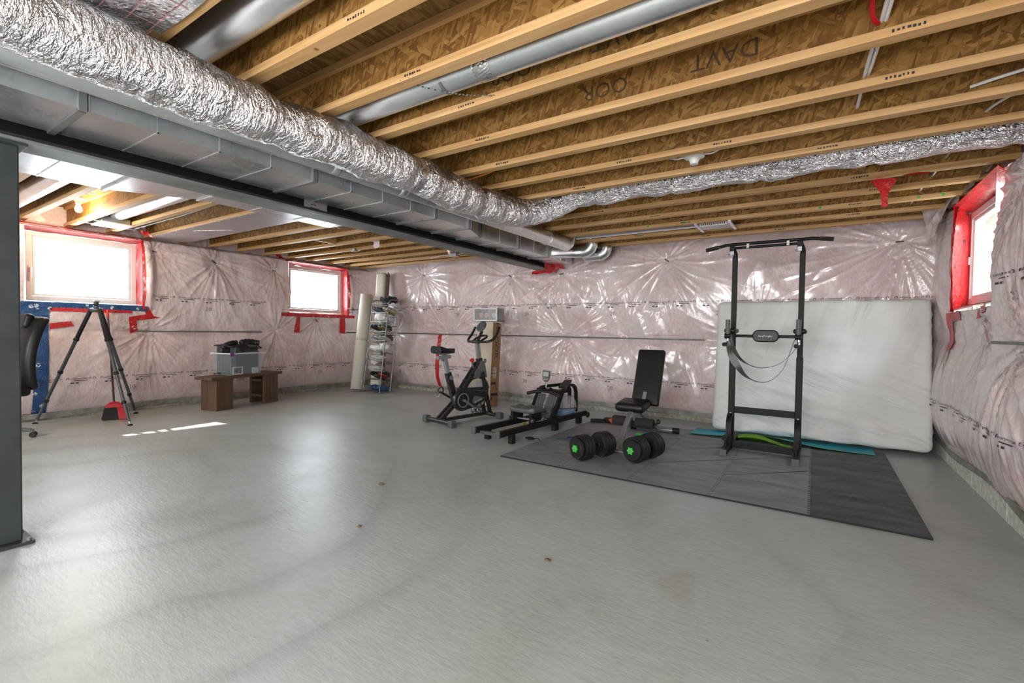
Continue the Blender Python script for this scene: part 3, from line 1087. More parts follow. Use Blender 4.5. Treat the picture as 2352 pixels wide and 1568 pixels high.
# ------------------------------------------------------------------ steel beam and post
STEEL = plain('primed_steel', (0.010, 0.011, 0.012), 0.6, var=0.3, scale=7)
STEEL_WORN = plain('worn_primed_steel', (0.20, 0.22, 0.21), 0.5, var=0.3, scale=3.5, bumps=.15)
STEEL_POST = plain('dark_green_grey_steel', (0.035, 0.045, 0.045), 0.48, var=0.22, scale=6)
BX0, BX1, BZ = -3.595, -3.385, 2.066
t = thing('steel_beam', 'long dark steel I-beam running under the joists beside the ducts', 'beam', (0, 0, 0))
mb = MB(); mb.box(BX0, BX1, -2.9, 6.28, BZ, BZ + .016); mb.build('bottom_flange', STEEL_WORN, t, smooth=0)
mb = MB(); mb.box(-3.495, -3.485, -2.9, 6.28, BZ + .016, ZJ - .016); mb.build('web', STEEL, t, smooth=0)
mb = MB(); mb.box(BX0, BX1, -2.9, 6.28, ZJ - .016, ZJ - .001); mb.build('top_flange', STEEL, t, smooth=0)
mb = MB(); mb.box(BX1 - .012, BX1 + .002, -2.9, 6.28, BZ + .014, BZ + .030); mb.build('flange_lip', STEEL, t, smooth=0)
PAPER = plain('grey_paper', (0.50, 0.49, 0.48), 0.7, var=.06)
mb = MB(); mb.box(-3.483, -3.481, 2.25, 2.46, BZ + .03, BZ + .17)
lab = mb.build('note_label', PAPER, t, smooth=0)
mb = MB()
for k, (w, o_) in enumerate(((.07, .03), (.10, .02), (.05, .03), (.08, .02))):
    mb.box(-3.4805, -3.480, 2.28 + o_, 2.28 + o_ + w, BZ + .14 - k * .028, BZ + .146 - k * .028)
mb.build('handwriting', INK, lab, smooth=0)
t = thing('steel_column', 'square dark steel column at the left edge under the beam', 'column', (-3.50, 0.575, 0))
mb = MB(); mb.box(-.060, .060, -.062, .062, .016, BZ - .012); mb.build('shaft', STEEL_POST, t, smooth=0, bevel=.008)
mb = MB(); mb.box(-.10, .10, -.10, .10, 0, .016); mb.build('base_plate', STEEL_POST, t, smooth=0, bevel=.002)
mb = MB(); mb.box(-.09, .09, -.09, .09, BZ - .014, BZ - .001); mb.build('cap_plate', STEEL_POST, t, smooth=0, bevel=.002)
for sx in (-.08, .08):
    for sy in (-.08, .08):
        mb = MB(); mb.cyl((sx, sy, .016), (sx, sy, .030), .011, 6); mb.build('anchor_bolt', STEEL_WORN, t)
# red tape wrapped round the far end of the beam
t = thing('beam_end_tape', 'crumpled red tape wrapped around the far end of the steel beam', 'tape')
def crumple(rows_pts, amp, name, m, parent=None):
    rows = []
    for row in rows_pts:
        rows.append([Vector(p) + Vector((mnoise.noise(Vector(p) * 14), mnoise.noise(Vector(p) * 14 + Vector((9, 0, 0))), mnoise.noise(Vector(p) * 14 + Vector((0, 9, 0))))) * amp for p in row])
    return MB().grid(rows).build(name, m, parent, recalc=False)
def gridpts(a, b_, c, d, nu, nv):
    a, b_, c, d = map(Vector, (a, b_, c, d))
    return [[a.lerp(b_, i / nu).lerp(d.lerp(c, i / nu), j / nv) for i in range(nu + 1)] for j in range(nv + 1)]
crumple(gridpts((-3.70, 6.20, BZ - .05), (-3.34, 6.20, BZ - .05), (-3.34, 6.22, BZ + .0), (-3.70, 6.22, BZ + .0), 16, 4), .02, 'lower_wrap', RED_TAPE, t)
crumple(gridpts((-3.375, 6.02, BZ), (-3.32, 6.30, BZ - .04), (-3.30, 6.30, BZ + .13), (-3.375, 6.02, BZ + .10), 10, 6), .02, 'side_wrap', RED_TAPE, t)
crumple(gridpts((-3.36, 6.24, BZ + .02), (-3.16, 6.26, BZ + .0), (-3.20, 6.26, BZ + .07), (-3.36, 6.24, BZ + .12), 8, 4), .02, 'tail', RED_TAPE, t)

# ------------------------------------------------------------------ sheet-metal trunk duct beside the beam
t = thing('supply_trunk_duct', 'galvanised rectangular trunk duct hung along the near side of the beam', 'duct')
DX0, DX1, DXF, DZ0, DZ1 = -3.365, -2.885, -3.055, 2.145, ZJ - .006
def duct_section(y0, y1, xa, xb, xa1=None, xb1=None, parent=None, z0=DZ0, z1=DZ1):
    xa1 = xa if xa1 is None else xa1
    xb1 = xb if xb1 is None else xb1
    b_ = MB()
    vs = [(xa, y0, z0), (xb, y0, z0), (xb, y0, z1), (xa, y0, z1), (xa1, y1, z0), (xb1, y1, z0), (xb1, y1, z1), (xa1, y1, z1)]
    b_.add(vs, [(0, 1, 2, 3), (7, 6, 5, 4), (0, 4, 5, 1), (1, 5, 6, 2), (2, 6, 7, 3), (3, 7, 4, 0)])
    s = b_.build('duct_section', GALV, parent, smooth=0)
    n = max(1, int((y1 - y0) / .30))
    for k in range(1, n):
        r_ = MB()
        u = k / n
        y = y0 + (y1 - y0) * u
        pa, pb = xa + (xa1 - xa) * u, xb + (xb1 - xb) * u
        r_.box(pa, pb + .004, y - .004, y + .004, z0 - .004, z0 + .001)
        r_.box(pb - .001, pb + .004, y - .004, y + .004, z0 - .004, z1)
        r_.build('stiffening_rib', GALV, s, smooth=0)
    return s
def cleat(y, xa, xb, parent, z0=DZ0, z1=DZ1):
    b_ = MB()
    b_.box(xa - .004, xb + .010, y - .016, y + .016, z0 - .012, z0)
    b_.box(xb, xb + .012, y - .016, y + .016, z0 - .012, z1)
    b_.box(xb, xb + .020, y + .020, y + .026, z0 - .004, z1)
    b_.build('drive_cleat', GALV_DARK, parent, smooth=0, bevel=.002)
for (a, b_) in ((-.55, -.45), (-.45, .74), (.74, 1.94), (1.94, 3.14), (3.14, 3.62)):
    duct_section(a, b_, DX0, DX1, parent=t)
for y in (-.45, .74, 1.94, 3.14, 3.62):
    cleat(y, DX0, DX1, t)
duct_section(3.62, 4.02, DX0, DX1, DX0, DXF, parent=t)
for (a, b_) in ((4.02, 4.80), (4.80, 5.55), (5.55, 6.30)):
    duct_section(a, b_, DX0, DXF, parent=t)
for y in (4.02, 4.80, 5.55):
    cleat(y, DX0, DXF, t)
# return duct on the far side of the beam
t = thing('return_air_duct', 'wide flat galvanised return duct on the window side of the beam', 'duct')
RX = -3.615
for (a, b_, xa, xa1) in ((-.8, .2, -4.44, -4.44), (.2, 1.25, -4.44, -4.41), (1.25, 1.75, -4.41, -4.10), (1.75, 2.92, -4.10, -4.09)):
    duct_section(a, b_, xa, RX, xa1, RX, parent=t, z0=2.14)
for y, xa in ((.2, -4.44), (1.25, -4.42), (1.75, -4.11)):
    mb = MB(); mb.box(xa - .01, RX, y - .014, y + .014, 2.128, 2.14)
    mb.build('drive_cleat', GALV, t, smooth=0, bevel=.002)
# ------------------------------------------------------------------ round pipe next to the trunk
t = thing('round_supply_pipe', 'smooth grey round metal pipe between trunk duct and foil duct', 'pipe')
PXC, PZC, PR = -2.755, 2.262, .079
mb = MB(); mb.tube([(PXC, -.6, PZC), (PXC, 2.6, PZC)], PR, 28); mb.build('pipe_length', GALV, t)
mb = MB(); mb.tube([(PXC, 2.6, PZC), (PXC + .03, 4.95, PZC)], PR * .98, 28); mb.build('pipe_length', GALV, t)
mb = MB(); mb.tube([(PXC + .03, 4.92, PZC), (PXC + .03, 5.42, PZC)], PR * 1.03, 28); mb.build('pipe_length', GALV, t)
for y in (2.0, 2.6, 4.93):
    mb = MB(); mb.tube([(PXC + .01, y - .03, PZC), (PXC + .01, y - .02, PZC), (PXC + .01, y + .02, PZC), (PXC + .01, y + .03, PZC)], [PR * 1.0, PR * 1.06, PR * 1.06, PR], 28); mb.build('coupling', GALV, t)
mb = MB()
pts = arc((PXC + .03, 5.40, PZC + .11), .11, -pi / 2, 0, 6, (0, 1, 0), (0, 0, 1))
mb.tube(pts + [pts[-1] + Vector((0, 0, .1))], [PR * 1.08 if i % 2 else PR * 1.02 for i in range(len(pts) + 1)], 28)
mb.build('elbow', GALV, t)
# flattened take-off and two crimped elbows at the back wall
t = thing('end_boot_duct', 'shiny crimped elbows branching off the end of the trunk duct', 'duct')
mb = MB()
def sect(x, y, w, h, z): return [(x, y - w, z - h), (x, y + w, z - h), (x, y + w, z + h), (x, y - w, z + h)]
a, b_ = sect(DXF + .0, 5.72, .13, .075, 2.235), None
seg = 20
def ringpt(x, yc, zc, w, h, sq):
    out = []
    for k in range(seg):
        an = 2 * pi * k / seg
        c, s = cos(an), sin(an)
        pw = 2 / (2 + sq * 6)
        out.append((x, yc + w * (abs(c) ** pw) * (1 if c >= 0 else -1), zc + h * (abs(s) ** pw) * (1 if s >= 0 else -1)))
    return out
mb.grid([r_ + [r_[0]] for r_ in (ringpt(DXF, 5.80, 2.24, .15, .075, 1), ringpt(DXF + .12, 5.84, 2.24, .13, .07, .6), ringpt(DXF + .26, 5.90, 2.235, .077, .077, 0), ringpt(DXF + .36, 5.92, 2.235, .077, .077, 0))])
mb.build('boot', GALV, t)
mb = MB()
pts = [Vector((DXF + .34, 5.92, 2.235))] + arc((DXF + .36, 5.92, 2.35), .115, -pi / 2, 0, 6, (1, 0, 0), (0, 0, 1)) + [Vector((DXF + .475, 5.92, 2.46))]
mb.tube(pts, [.079 if i % 2 else .085 for i in range(len(pts))], 20)
mb.build('elbow', GALV, t)
mb = MB()
pts = [Vector((DXF + .30, 6.08, 2.20))] + arc((DXF + .52, 6.08, 2.30), .10, -pi / 2, .2, 6, (1, 0, 0), (0, 0, 1))
mb.tube(pts, [.072 if i % 2 else .078 for i in range(len(pts))], 20)
mb.build('elbow', GALV, t)
for x, z in ((DXF + .05, 2.13), (DXF + .34, 2.10)):
    mb = MB(); mb.ribbon([(x, 6.0, 2.34), (x, 6.0, z)], (.006, 0, 0), .002); mb.build('hanger_strap', GALV_DARK, t, smooth=0)

# ------------------------------------------------------------------ insulated foil duct
t = thing('insulated_foil_duct', 'long crinkled silver foil insulated duct hung below the joists', 'duct')
def flex(name, ctrl, r0, pinches, parent, n=14, seg=40, amp=.012, taper=None):
    pts = smooth_path(ctrl, n)
    L = [0.0]
    for i in range(1, len(pts)):
        L.append(L[-1] + (pts[i] - pts[i - 1]).length)
    rs = []
    for l in L:
        r = r0
        if taper and l > L[-1] - .75:
            r = r0 + (taper - r0) * ((l - L[-1] + .75) / .75) ** 1.3
        for (pl_, wd, dp) in pinches:
            r *= 1 - dp * exp(-((l - pl_) / wd) ** 2)
        rs.append(r)
    def fn(i, a, r):
        p = pts[i]
        q = Vector((L[i] * 6.5, cos(a) * 1.3, sin(a) * 1.3))
        q2 = Vector((L[i] * 22, cos(a) * 1.6 + 5, sin(a) * 1.6))
        return r + amp * mnoise.noise(q) + amp * .55 * mnoise.noise(q2)
    b_ = MB()
    b_.tube(pts, rs, seg, fn=fn)
    return b_.build(name, FOIL, parent, smooth=180), pts, L
main_ctrl = [(-2.36, -.7, 2.20)] + [(-2.345 + .02 * sin(y * 2.1), y, 2.205 + .012 * sin(y * 3.3 + 1)) for y in np.arange(-.3, 3.3, .35)] + [(-2.32, 3.40, 2.20), (-2.25, 3.66, 2.225), (-2.08, 3.84, 2.29), (-1.86, 3.893, 2.365)]
o, pts, L = flex('main_run', main_ctrl, .128, [(.55, .05, .18), (1.02, .06, .10), (2.05, .10, .10), (3.05, .07, .10), (3.75, .05, .12)], t, 16, 44, .018, .088)
sag = []
xs_ = np.linspace(-1.98, 1.0, 26)
for x in xs_:
    ph = abs(((x + 1.95) % .66) - .33) / .33
    sag.append((x, 3.895, 2.40 - .036 * (1 - ph ** 2)))
o, pts2, L2 = flex('branch_run', sag, .098, [(.30 + .66 * k, .035, .16) for k in range(6)], t, 6, 32, .009)
for p, r in ((.55, .112), (3.05, .119)):
    mb = MB()
    i = min(range(len(L)), key=lambda k: abs(L[k] - p))
    mb.tube([pts[i - 1] if i else pts[i], pts[i + 1]], r, 30, caps=False)
    mb.build('tape_band', FOIL_FLAT, t)

# ------------------------------------------------------------------ round pipes in the joist bays
def bay_pipe(label, y, x0, x1, z, r=.076, joints=(), name='bay_pipe'):
    t_ = thing(name, label, 'pipe')
    b_ = MB(); b_.tube([(x0, y, z), (x1, y, z)], r, 28); b_.build('pipe_length', GALV, t_)
    for x in joints:
        b_ = MB(); b_.tube([(x - .045, y, z), (x - .04, y, z), (x + .04, y, z), (x + .045, y, z)], [r, r * 1.04, r * 1.04, r], 28); b_.build('taped_joint', FOIL_FLAT, t_)
    return t_
t = bay_pipe('bright round metal pipe in the joist bay with chain strap and taped joint', 1.845, -2.62, 1.05, 2.445, .079, (-1.37,))
mb = MB()
pts = smooth_path([(-1.72, 1.62, 2.352), (-1.66, 1.75, 2.356), (-1.56, 1.90, 2.362), (-1.40, 2.02, 2.368)], 10)
for i, p in enumerate(pts):
    mb.obox(p, (.012, .007, .004), Matrix.Rotation(.8 * (i % 2), 3, 'X') @ Matrix.Rotation(.9, 3, 'Z'))
mb.build('hanger_chain', GALV_DARK, t)['kind'] = 'stuff'
mb = MB()
pts = arc((-1.62, 1.845, 2.445), .082, -2.4, -.7, 8, (0, 1, 0), (0, 0, 1))
mb.ribbon(pts, (.008, 0, 0), .002)
mb.build('hanger_strap', GALV_DARK, t)
bay_pipe('round metal pipe in the dark joist bay beside the foil board', 1.055, -3.3, 1.05, 2.47, .080)
t = bay_pipe('bright round metal pipe ending in a boot above the wide left window', 2.085, -7.05, -4.1, 2.455, .085)
mb = MB()
mb.box(-7.22, -6.92, 1.94, 2.21, 2.335, 2.40)
mb.build('register_boot', GALV_DARK, t, smooth=0, bevel=.004)
mb = MB(); mb.box(-7.24, -6.90, 1.93, 2.22, 2.322, 2.335); mb.build('boot_flange', VINYL, t, smooth=0)
for x in (-7.2, -6.94):
    mb = MB(); mb.bar((x, 1.80, 2.336), (x, 2.36, 2.336), .012, .006)
    mb.build('mounting_bar', GALV, t, smooth=0)
bay_pipe('round metal pipe in the left joist bay next to the column', 1.27, -7.1, -4.2, 2.44, .085)
t = bay_pipe('thin round metal pipe leading to the ceiling register near the back wall', 5.70, -2.70, -1.0, 2.44, .074, name='register_pipe')
# register box with white slotted ends
t = thing('ceiling_register', 'galvanised register box with white slotted edge between joists', 'register', (-.98, 5.62, ZJ - .012))
mb = MB(); mb.box(-.15, .17, -.12, .10, .0, .05); mb.build('box', GALV_DARK, t, smooth=0)
mb = MB(); mb.box(-.13, .15, -.145, -.12, -.01, .03); mb.build('slotted_edge', VINYL, t, smooth=0, bevel=.003)
mb = MB()
for k in range(12):
    mb.box(-.115 + k * .021, -.103 + k * .021, -.1465, -.1455, .0, .02)
mb.build('slots', INK, t, smooth=0)['kind'] = 'stuff'
for x in (-.17, .17):
    mb = MB(); mb.box(x, x + .03, -.24, .20, -.006, .012); mb.build('bracket', GALV, t, smooth=0)

# foil-faced board in the near bay and the panned return bay on the left
t = thing('foil_faced_board', 'printed silver foil board closing the joist bay at top left', 'insulation board')
mb = MB(); mb.grid([[(x, y, ZJ - .004 + .006 * sin(x * 9 + y * 5)) for x in np.linspace(-3.0, -1.55, 24)] for y in np.linspace(.47, .835, 8)])
o = mb.build('foil_face', FOIL_FLAT, t, recalc=False)
PINKLINE = plain('faint_red_print', (0.42, 0.20, 0.22), 0.5)
mb = MB()
for k in range(14):
    x = -2.95 + k * .105
    mb.box(x, x + .0035, .47, .82, ZJ - .0125, ZJ - .0115)
for y in (.55, .63, .71, .79):
    mb.box(-3.0, -1.6, y, y + .003, ZJ - .0125, ZJ - .0115)
for k in range(9):
    x = -2.9 + k * .15
    mb.tube(arc((x, .58 + .1 * (k % 3), ZJ - .0125), .018, 0, 5.2, 10, (1, 0, 0), (0, 1, 0)), .0016, 4)
mb.build('printed_grid', PINKLINE, t, smooth=0)['kind'] = 'stuff'
crumple(gridpts((-1.85, .45, ZJ - .012), (-1.58, .45, ZJ - .012), (-1.52, .83, ZJ - .012), (-1.75, .83, ZJ - .012), 10, 12), .02, 'torn_end', FOIL, t)
PANNED = plain('pink_reflection_metal', (0.50, 0.44, 0.45), 0.42, metal=0.55, var=.08, scale=4)  # reflected pink is put into the sheet's base colour
t = thing('panned_joist_sheet', 'flat sheet metal panel nailed under two joists on the left', 'sheet metal')
mb = MB(); mb.box(-7.62, -4.42, 2.645, 3.11, ZJ - .004, ZJ - .0005); mb.build('sheet', PANNED, t, smooth=0)
mb = MB()
for k in range(14):
    for y in (2.66, 3.09):
        mb.cyl((-7.5 + k * .22, y, ZJ - .004), (-7.5 + k * .22, y, ZJ - .007), .007, 6)
mb.bar((-6.6, 2.75, ZJ - .006), (-6.1, 2.98, ZJ - .006), .006, .003)
mb.build('nail_heads', GALV, t)['kind'] = 'stuff'

# ------------------------------------------------------------------ lamps
PORC = plain('white_porcelain', (0.80, 0.80, 0.78), 0.25, var=.02)
def lampholder(label, loc, bulb=False):
    t_ = thing('lampholder', label, 'lamp', loc)
    b_ = MB(); b_.lathe([(.0, .0), (.062, .0), (.070, -.010), (.066, -.020), (.040, -.028), (.030, -.050), (.026, -.062), (.0, -.062)], seg=28, close=False); b_.build('base', PORC, t_)
    b_ = MB(); b_.lathe([(.026, -.050), (.028, -.058), (.026, -.066), (.016, -.066)], seg=20); b_.build('socket_ring', VINYL, t_)
    if bulb:
        b_ = MB(); b_.lathe([(.013, -.060), (.015, -.078), (.024, -.098), (.032, -.120), (.030, -.142), (.018, -.158), (.001, -.163)], seg=24)
        b_.build('bulb', mat_emit('lit_bulb', (1.0, 0.86, 0.62), 40), t_)
        L_ = add_light('bulb_light', 'POINT', (0, 0, -.2), 22, (1.0, 0.82, 0.58), .035)
        L_.parent = t_
    return t_
t = lampholder('white porcelain lampholder without bulb on the near ceiling joists', (-.745, 3.45, 2.395))
mb = MB(); mb.box(-.10, .10, -.04, .04, .0, .03); mb.build('mounting_block', LUMBER, t, smooth=0)
mb = MB()
mb.tube(smooth_path([(.06, 0, -.005), (.12, -.01, -.012), (.20, -.03, .015), (.24, -.04, .06)], 6), .006, 6)
mb.build('cable', PORC, t); mb = MB()
mb.tube(smooth_path([(-.06, 0, -.005), (-.12, 0, -.008), (-.20, .01, .02)], 6), .006, 6)
mb.build('cable', PORC, t)
t = lampholder('lit bulb in a white porcelain lampholder above the wide left window', (-6.80, 1.71, 2.530), True)
mb = MB()
mb.tube(smooth_path([(-.02, 0, .0), (.0, .03, .03), (.06, .05, .05), (.12, .12, .05)], 6), .006, 6)
mb.build('cable', PORC, t)

# junction box with dangling wires over the far left, and a box end behind the beam
t = thing('junction_box', 'small grey junction box with loose cables near the far left corner', 'junction box', (-5.98, 4.72, ZJ + .02))
mb = MB(); mb.lathe([(.0, .0), (.052, .0), (.052, -.038), (.046, -.042), (.0, -.042)], seg=8, close=False); mb.build('box', GALV_DARK, t)
mb = MB()
for k in range(3):
    mb.tube(smooth_path([(.02, .01 * k, -.02), (.07, .03, -.03 + .02 * k), (.12, .02 + .04 * k, .03)], 6), .006, 6)
    mb.build('cable', PORC, t); mb = MB()
mb.tube(smooth_path([(-.02, 0, -.02), (-.3, .02, .02), (-.7, .03, .03), (-1.1, .05, .02)], 6), .006, 6)
mb.build('cable', PORC, t)
t = thing('junction_box', 'square metal junction box with thin cables behind the far beam end', 'junction box', (-4.85, 5.74, ZJ + .0))
mb = MB(); mb.box(-.07, .07, -.05, .05, -.045, .03); mb.build('box', GALV_DARK, t, smooth=0, bevel=.004)
mb = MB()
mb.tube(smooth_path([(.07, 0, -.01), (.3, .05, .01), (.7, .1, -.01), (1.1, .12, .01)], 6), .006, 6)
mb.build('cable', PORC, t); mb = MB()
mb.tube(smooth_path([(-.07, 0, -.01), (-.3, .02, .0), (-.6, .1, -.01)], 6), .006, 6)
mb.build('cable', PORC, t)

# ------------------------------------------------------------------ cables
def cable(label, ctrl, m, r=.0055, name='cable'):
    b_ = MB()
    b_.tube(smooth_path(ctrl, 8), r, 8)
    return tag(b_.build(name, m), label, 'cable')
WHITE_CABLE = plain('white_cable', (0.76, 0.76, 0.73), 0.45, var=.04)
RED_CABLE = plain('red_cable', (0.62, 0.01, 0.02), 0.4, var=.06)
ORANGE_CABLE = plain('orange_cable', (0.62, 0.16, 0.02), 0.4, var=.06)
BLUE_CABLE = plain('navy_cable', (0.012, 0.014, 0.045), 0.45, var=.1)
cable('white cable pair drooping below the second joist, left strand', [(.24, 2.04, 2.55), (.215, 2.20, 2.50), (.19, 2.43, 2.43), (.175, 2.62, 2.415), (.165, 2.84, 2.405), (.16, 3.2, 2.41), (.165, 3.28, 2.44)], WHITE_CABLE, .008)
cable('white cable pair drooping below the second joist, right strand', [(.27, 2.04, 2.56), (.235, 2.20, 2.51), (.205, 2.43, 2.43), (.195, 2.62, 2.42), (.180, 2.84, 2.41), (.178, 2.95, 2.44)], WHITE_CABLE, .008)
cable('red cable hanging through the joist at top right', [(.20, 2.04, 2.56), (.155, 2.20, 2.49), (.155, 2.36, 2.44), (.18, 2.43, 2.425), (.21, 2.5, 2.45)], RED_CABLE, .010)
cable('thin white cable crossing the joists toward the right window', [(.86, 3.34, 2.40), (.78, 3.62, 2.42), (.76, 4.0, 2.43), (.745, 4.4, 2.425), (.74, 4.9, 2.42), (.73, 5.4, 2.425), (.735, 6.2, 2.42)], WHITE_CABLE, .007)
cable('white cable end with connector at the right edge of the ceiling', [(.62, 3.25, 2.41), (.74, 3.20, 2.415), (.90, 3.18, 2.43), (1.0, 3.17, 2.44)], WHITE_CABLE, .008)
cable('orange cable entering the joist bay behind the foil duct', [(-2.55, 2.80, 2.36), (-2.40, 2.93, 2.345), (-2.25, 2.98, 2.37), (-2.10, 3.0, 2.40)], ORANGE_CABLE, .007)
t_navy = cable('navy blue cable running along the last joist bay', [(-2.3, 6.07, 2.42), (-1.9, 6.06, 2.43), (-1.5, 6.06, 2.42), (-1.1, 6.05, 2.43), (-.75, 6.05, 2.44)], BLUE_CABLE, .014)
cable('thin cable stapled along a joist above the left wall', [(-7.5, 2.44, 2.40), (-7.0, 2.47, 2.42), (-6.3, 2.50, 2.44), (-5.5, 2.50, 2.46), (-4.6, 2.50, 2.46)], plain('grey_cable', (.42, .45, .46), .45), .008)
# red tape flag hanging from a joist, small tape on the left joist
t = thing('hanging_tape_flag', 'red tape flag dangling from a joist on the right', 'tape')
crumple(gridpts((.32, 4.50, 2.335), (.48, 4.50, 2.335), (.43, 4.49, 2.22), (.385, 4.49, 2.22), 8, 7), .012, 'flag', RED_TAPE, t)
crumple(gridpts((.385, 4.49, 2.225), (.43, 4.49, 2.225), (.425, 4.49, 2.12), (.390, 4.49, 2.12), 4, 7), .006, 'tail', RED_TAPE, t)
crumple(gridpts((.50, 4.47, 2.338), (.66, 4.47, 2.338), (.63, 4.45, 2.318), (.53, 4.45, 2.318), 6, 3), .01, 'corner', RED_TAPE, t)
t = thing('joist_tape_bow', 'small red tape bow tied to the left joist end', 'tape')
crumple(gridpts((-7.36, 2.42, 2.36), (-7.18, 2.47, 2.35), (-7.08, 2.50, 2.26), (-7.25, 2.45, 2.30), 8, 5), .03, 'bow', RED_TAPE, t)
# scraps of insulation and clear poly hanging between the left joists
PINKB = plain('bare_pink_insulation', (0.66, 0.30, 0.32), 0.9, var=.25, scale=20, bumps=.6)
def blob_fn(seed, amp, freq):
    def f(d):
        return 1 + amp * mnoise.noise(Vector((d.x * freq + seed, d.y * freq, d.z * freq)))
    return f
t = thing('insulation_bundle', 'pink insulation bundle in clear poly stuffed between left joists', 'insulation', (-4.42, 3.36, ZJ + .02))
mb = MB(); mb.sphere((0, 0, 0), (.22, .12, .075), 24, 14, blob_fn(3, .35, 2.5)); mb.build('insulation', PINKB, t, smooth=180)
mb = MB(); mb.sphere((0, 0, 0), (.25, .14, .09), 24, 14, blob_fn(3, .4, 2.2)); mb.build('poly_wrap', CLEAR_POLY, t, smooth=180)
for lab_, x, y, h in (('small clear poly scrap hanging between the far left joists', -5.15, 4.42, .10), ('long clear poly scrap hanging near the beam over the left bay', -4.15, 4.78, .20)):
    t = thing('poly_scrap', lab_, 'plastic scrap')
    crumple(gridpts((x - .07, y, ZJ + .06), (x + .07, y, ZJ + .06), (x + .03, y, ZJ - h), (x - .02, y, ZJ - h), 6, 10), .03, 'sheet', POLY_PALE, t)
# clear poly corner flaps under the joists by the right wall
t = thing('poly_corner_flap', 'loose pale poly flap bunched in the upper back right corner', 'plastic sheet')
crumple(gridpts((.90, 6.10, 2.05), (.90, 5.70, 2.10), (1.0, 5.66, 2.40), (.86, 6.15, 2.40), 14, 12), .035, 'sheet', POLY_PALE, t)
for k, (y0, y1) in enumerate(((5.44, 5.80), (4.99, 5.34), (4.54, 4.88))):
    crumple(gridpts((.99, y0, 2.33), (.99, y1, 2.33), (1.08, y1, 2.56), (1.08, y0, 2.56), 8, 8), .03, 'bay_sheet', POLY_PALE, wall_right)
# small green chalk dots on the joists
GREEN_DOT = plain('green_marker', (0.08, 0.50, 0.06), 0.5)
for i, x in ((20, .72), (20, .88), (20, .0), (20, -1.65), (20, -1.25)):
    mb = MB(); mb.cyl((x - joists[i].location.x, -FW / 2 - .001, ZJ + .02), (x - joists[i].location.x, -FW / 2, ZJ + .02), .013, 12)
    mb.build('marker_dot', GREEN_DOT, joists[i])

# ------------------------------------------------------------------ gym corner: materials
RUBBER = plain('black_rubber', (0.013, 0.014, 0.015), 0.5, var=.2, scale=30, spec=.35)
VINYL_BLACK = plain('black_vinyl_upholstery', (0.010, 0.010, 0.011), 0.42, var=.1, scale=40, spec=.35)
BLACK_PAINT = plain('black_powder_coat', (0.012, 0.012, 0.013), 0.5, var=.15, scale=30, spec=.2)
GREY_PLASTIC = plain('dark_grey_plastic', (0.085, 0.095, 0.10), 0.45, var=.12)
MID_GREY = plain('mid_grey_metal', (0.33, 0.35, 0.36), 0.38, metal=.5, var=.1)
SILVER = plain('silver_steel', (0.55, 0.56, 0.57), 0.3, metal=.85, var=.08)
FOAM = plain('black_foam', (0.018, 0.018, 0.019), 0.9, var=.2, scale=60, bumps=.2)
GREEN_PLASTIC = plain('bright_green_plastic', (0.05, 0.62, 0.06), 0.4, var=.06)
TEAL = plain('teal_yoga_foam', (0.03, 0.38, 0.50), 0.6, var=.08)
LIME = plain('dark_lime_foam', (0.10, 0.25, 0.01), 0.7, var=.12)
WHITE_PRINT = plain('white_print', (0.75, 0.76, 0.74), 0.5, var=.03)
LCD = plain('lcd_screen', (0.36, 0.42, 0.34), 0.25, var=.05)
RED_KNOB = plain('red_plastic', (0.70, 0.02, 0.03), 0.35, var=.05)
CARD = plain('brown_cardboard', (0.40, 0.24, 0.10), 0.75, var=.08, scale=5)
CARD_PALE = plain('pale_cardboard', (0.62, 0.55, 0.45), 0.75, var=.06, scale=5)

def mat_mat(name, a, b_):
    m, nt, b = new_mat(name)
    vec = coords(nt, (1.0, 3.0, 1.0), rnd=True)
    f = noise(nt, vec, 2.2, 6, 0.65, 0.8)
    nt.links.new(ramp(nt, f, [(0.32, a), (0.68, b_)]), b.inputs['Base Color'])
    nt.links.new(ramp(nt, f, [(0.3, 0.62), (0.7, 0.46)]), b.inputs['Roughness'])
    bump(nt, b, noise(nt, coords(nt), 160, 2), 0.15, 0.003)
    return m
MAT_GREY = mat_mat('worn_grey_eva_foam', (0.17, 0.188, 0.184), (0.265, 0.295, 0.292))
MAT_DARK = mat_mat('dark_eva_foam', (0.026, 0.031, 0.037), (0.082, 0.100, 0.115))

def rounded_box(size, r, n=(10, 10, 10), fn=None):
    """rounded box centred on the origin as a builder; fn(p, normal) -> displaced point"""
    hx, hy, hz = [s / 2 for s in size]
    b_ = MB()
    inner = (hx - r, hy - r, hz - r)
    def emit(axis, sgn):
        o = [(1, 2), (2, 0), (0, 1)][axis]
        h = (hx, hy, hz)
        nu, nv = n[o[0]], n[o[1]]
        def line(hh, k):
            core = [-(hh - r) + 2 * (hh - r) * i / k for i in range(k + 1)]
            return [-hh, -hh + r * .29, -hh + r * .62] + core + [hh - r * .62, hh - r * .29, hh]
        rows = []
        for a in line(h[o[0]], nu):
            row = []
            for c in line(h[o[1]], nv):
                p = [0, 0, 0]
                p[axis] = sgn * h[axis]
                p[o[0]], p[o[1]] = a, c
                q = Vector([max(-inner[i], min(inner[i], p[i])) for i in range(3)])
                d = Vector(p) - q
                nr = d.normalized() if d.length > 1e-9 else Vector([sgn if i == axis else 0 for i in range(3)])
                P = q + nr * r
                row.append(fn(P, nr) if fn else P)
            rows.append(row)
        b_.grid(rows)
    for ax in range(3):
        for s in (-1, 1):
            emit(ax, s)
    return b_

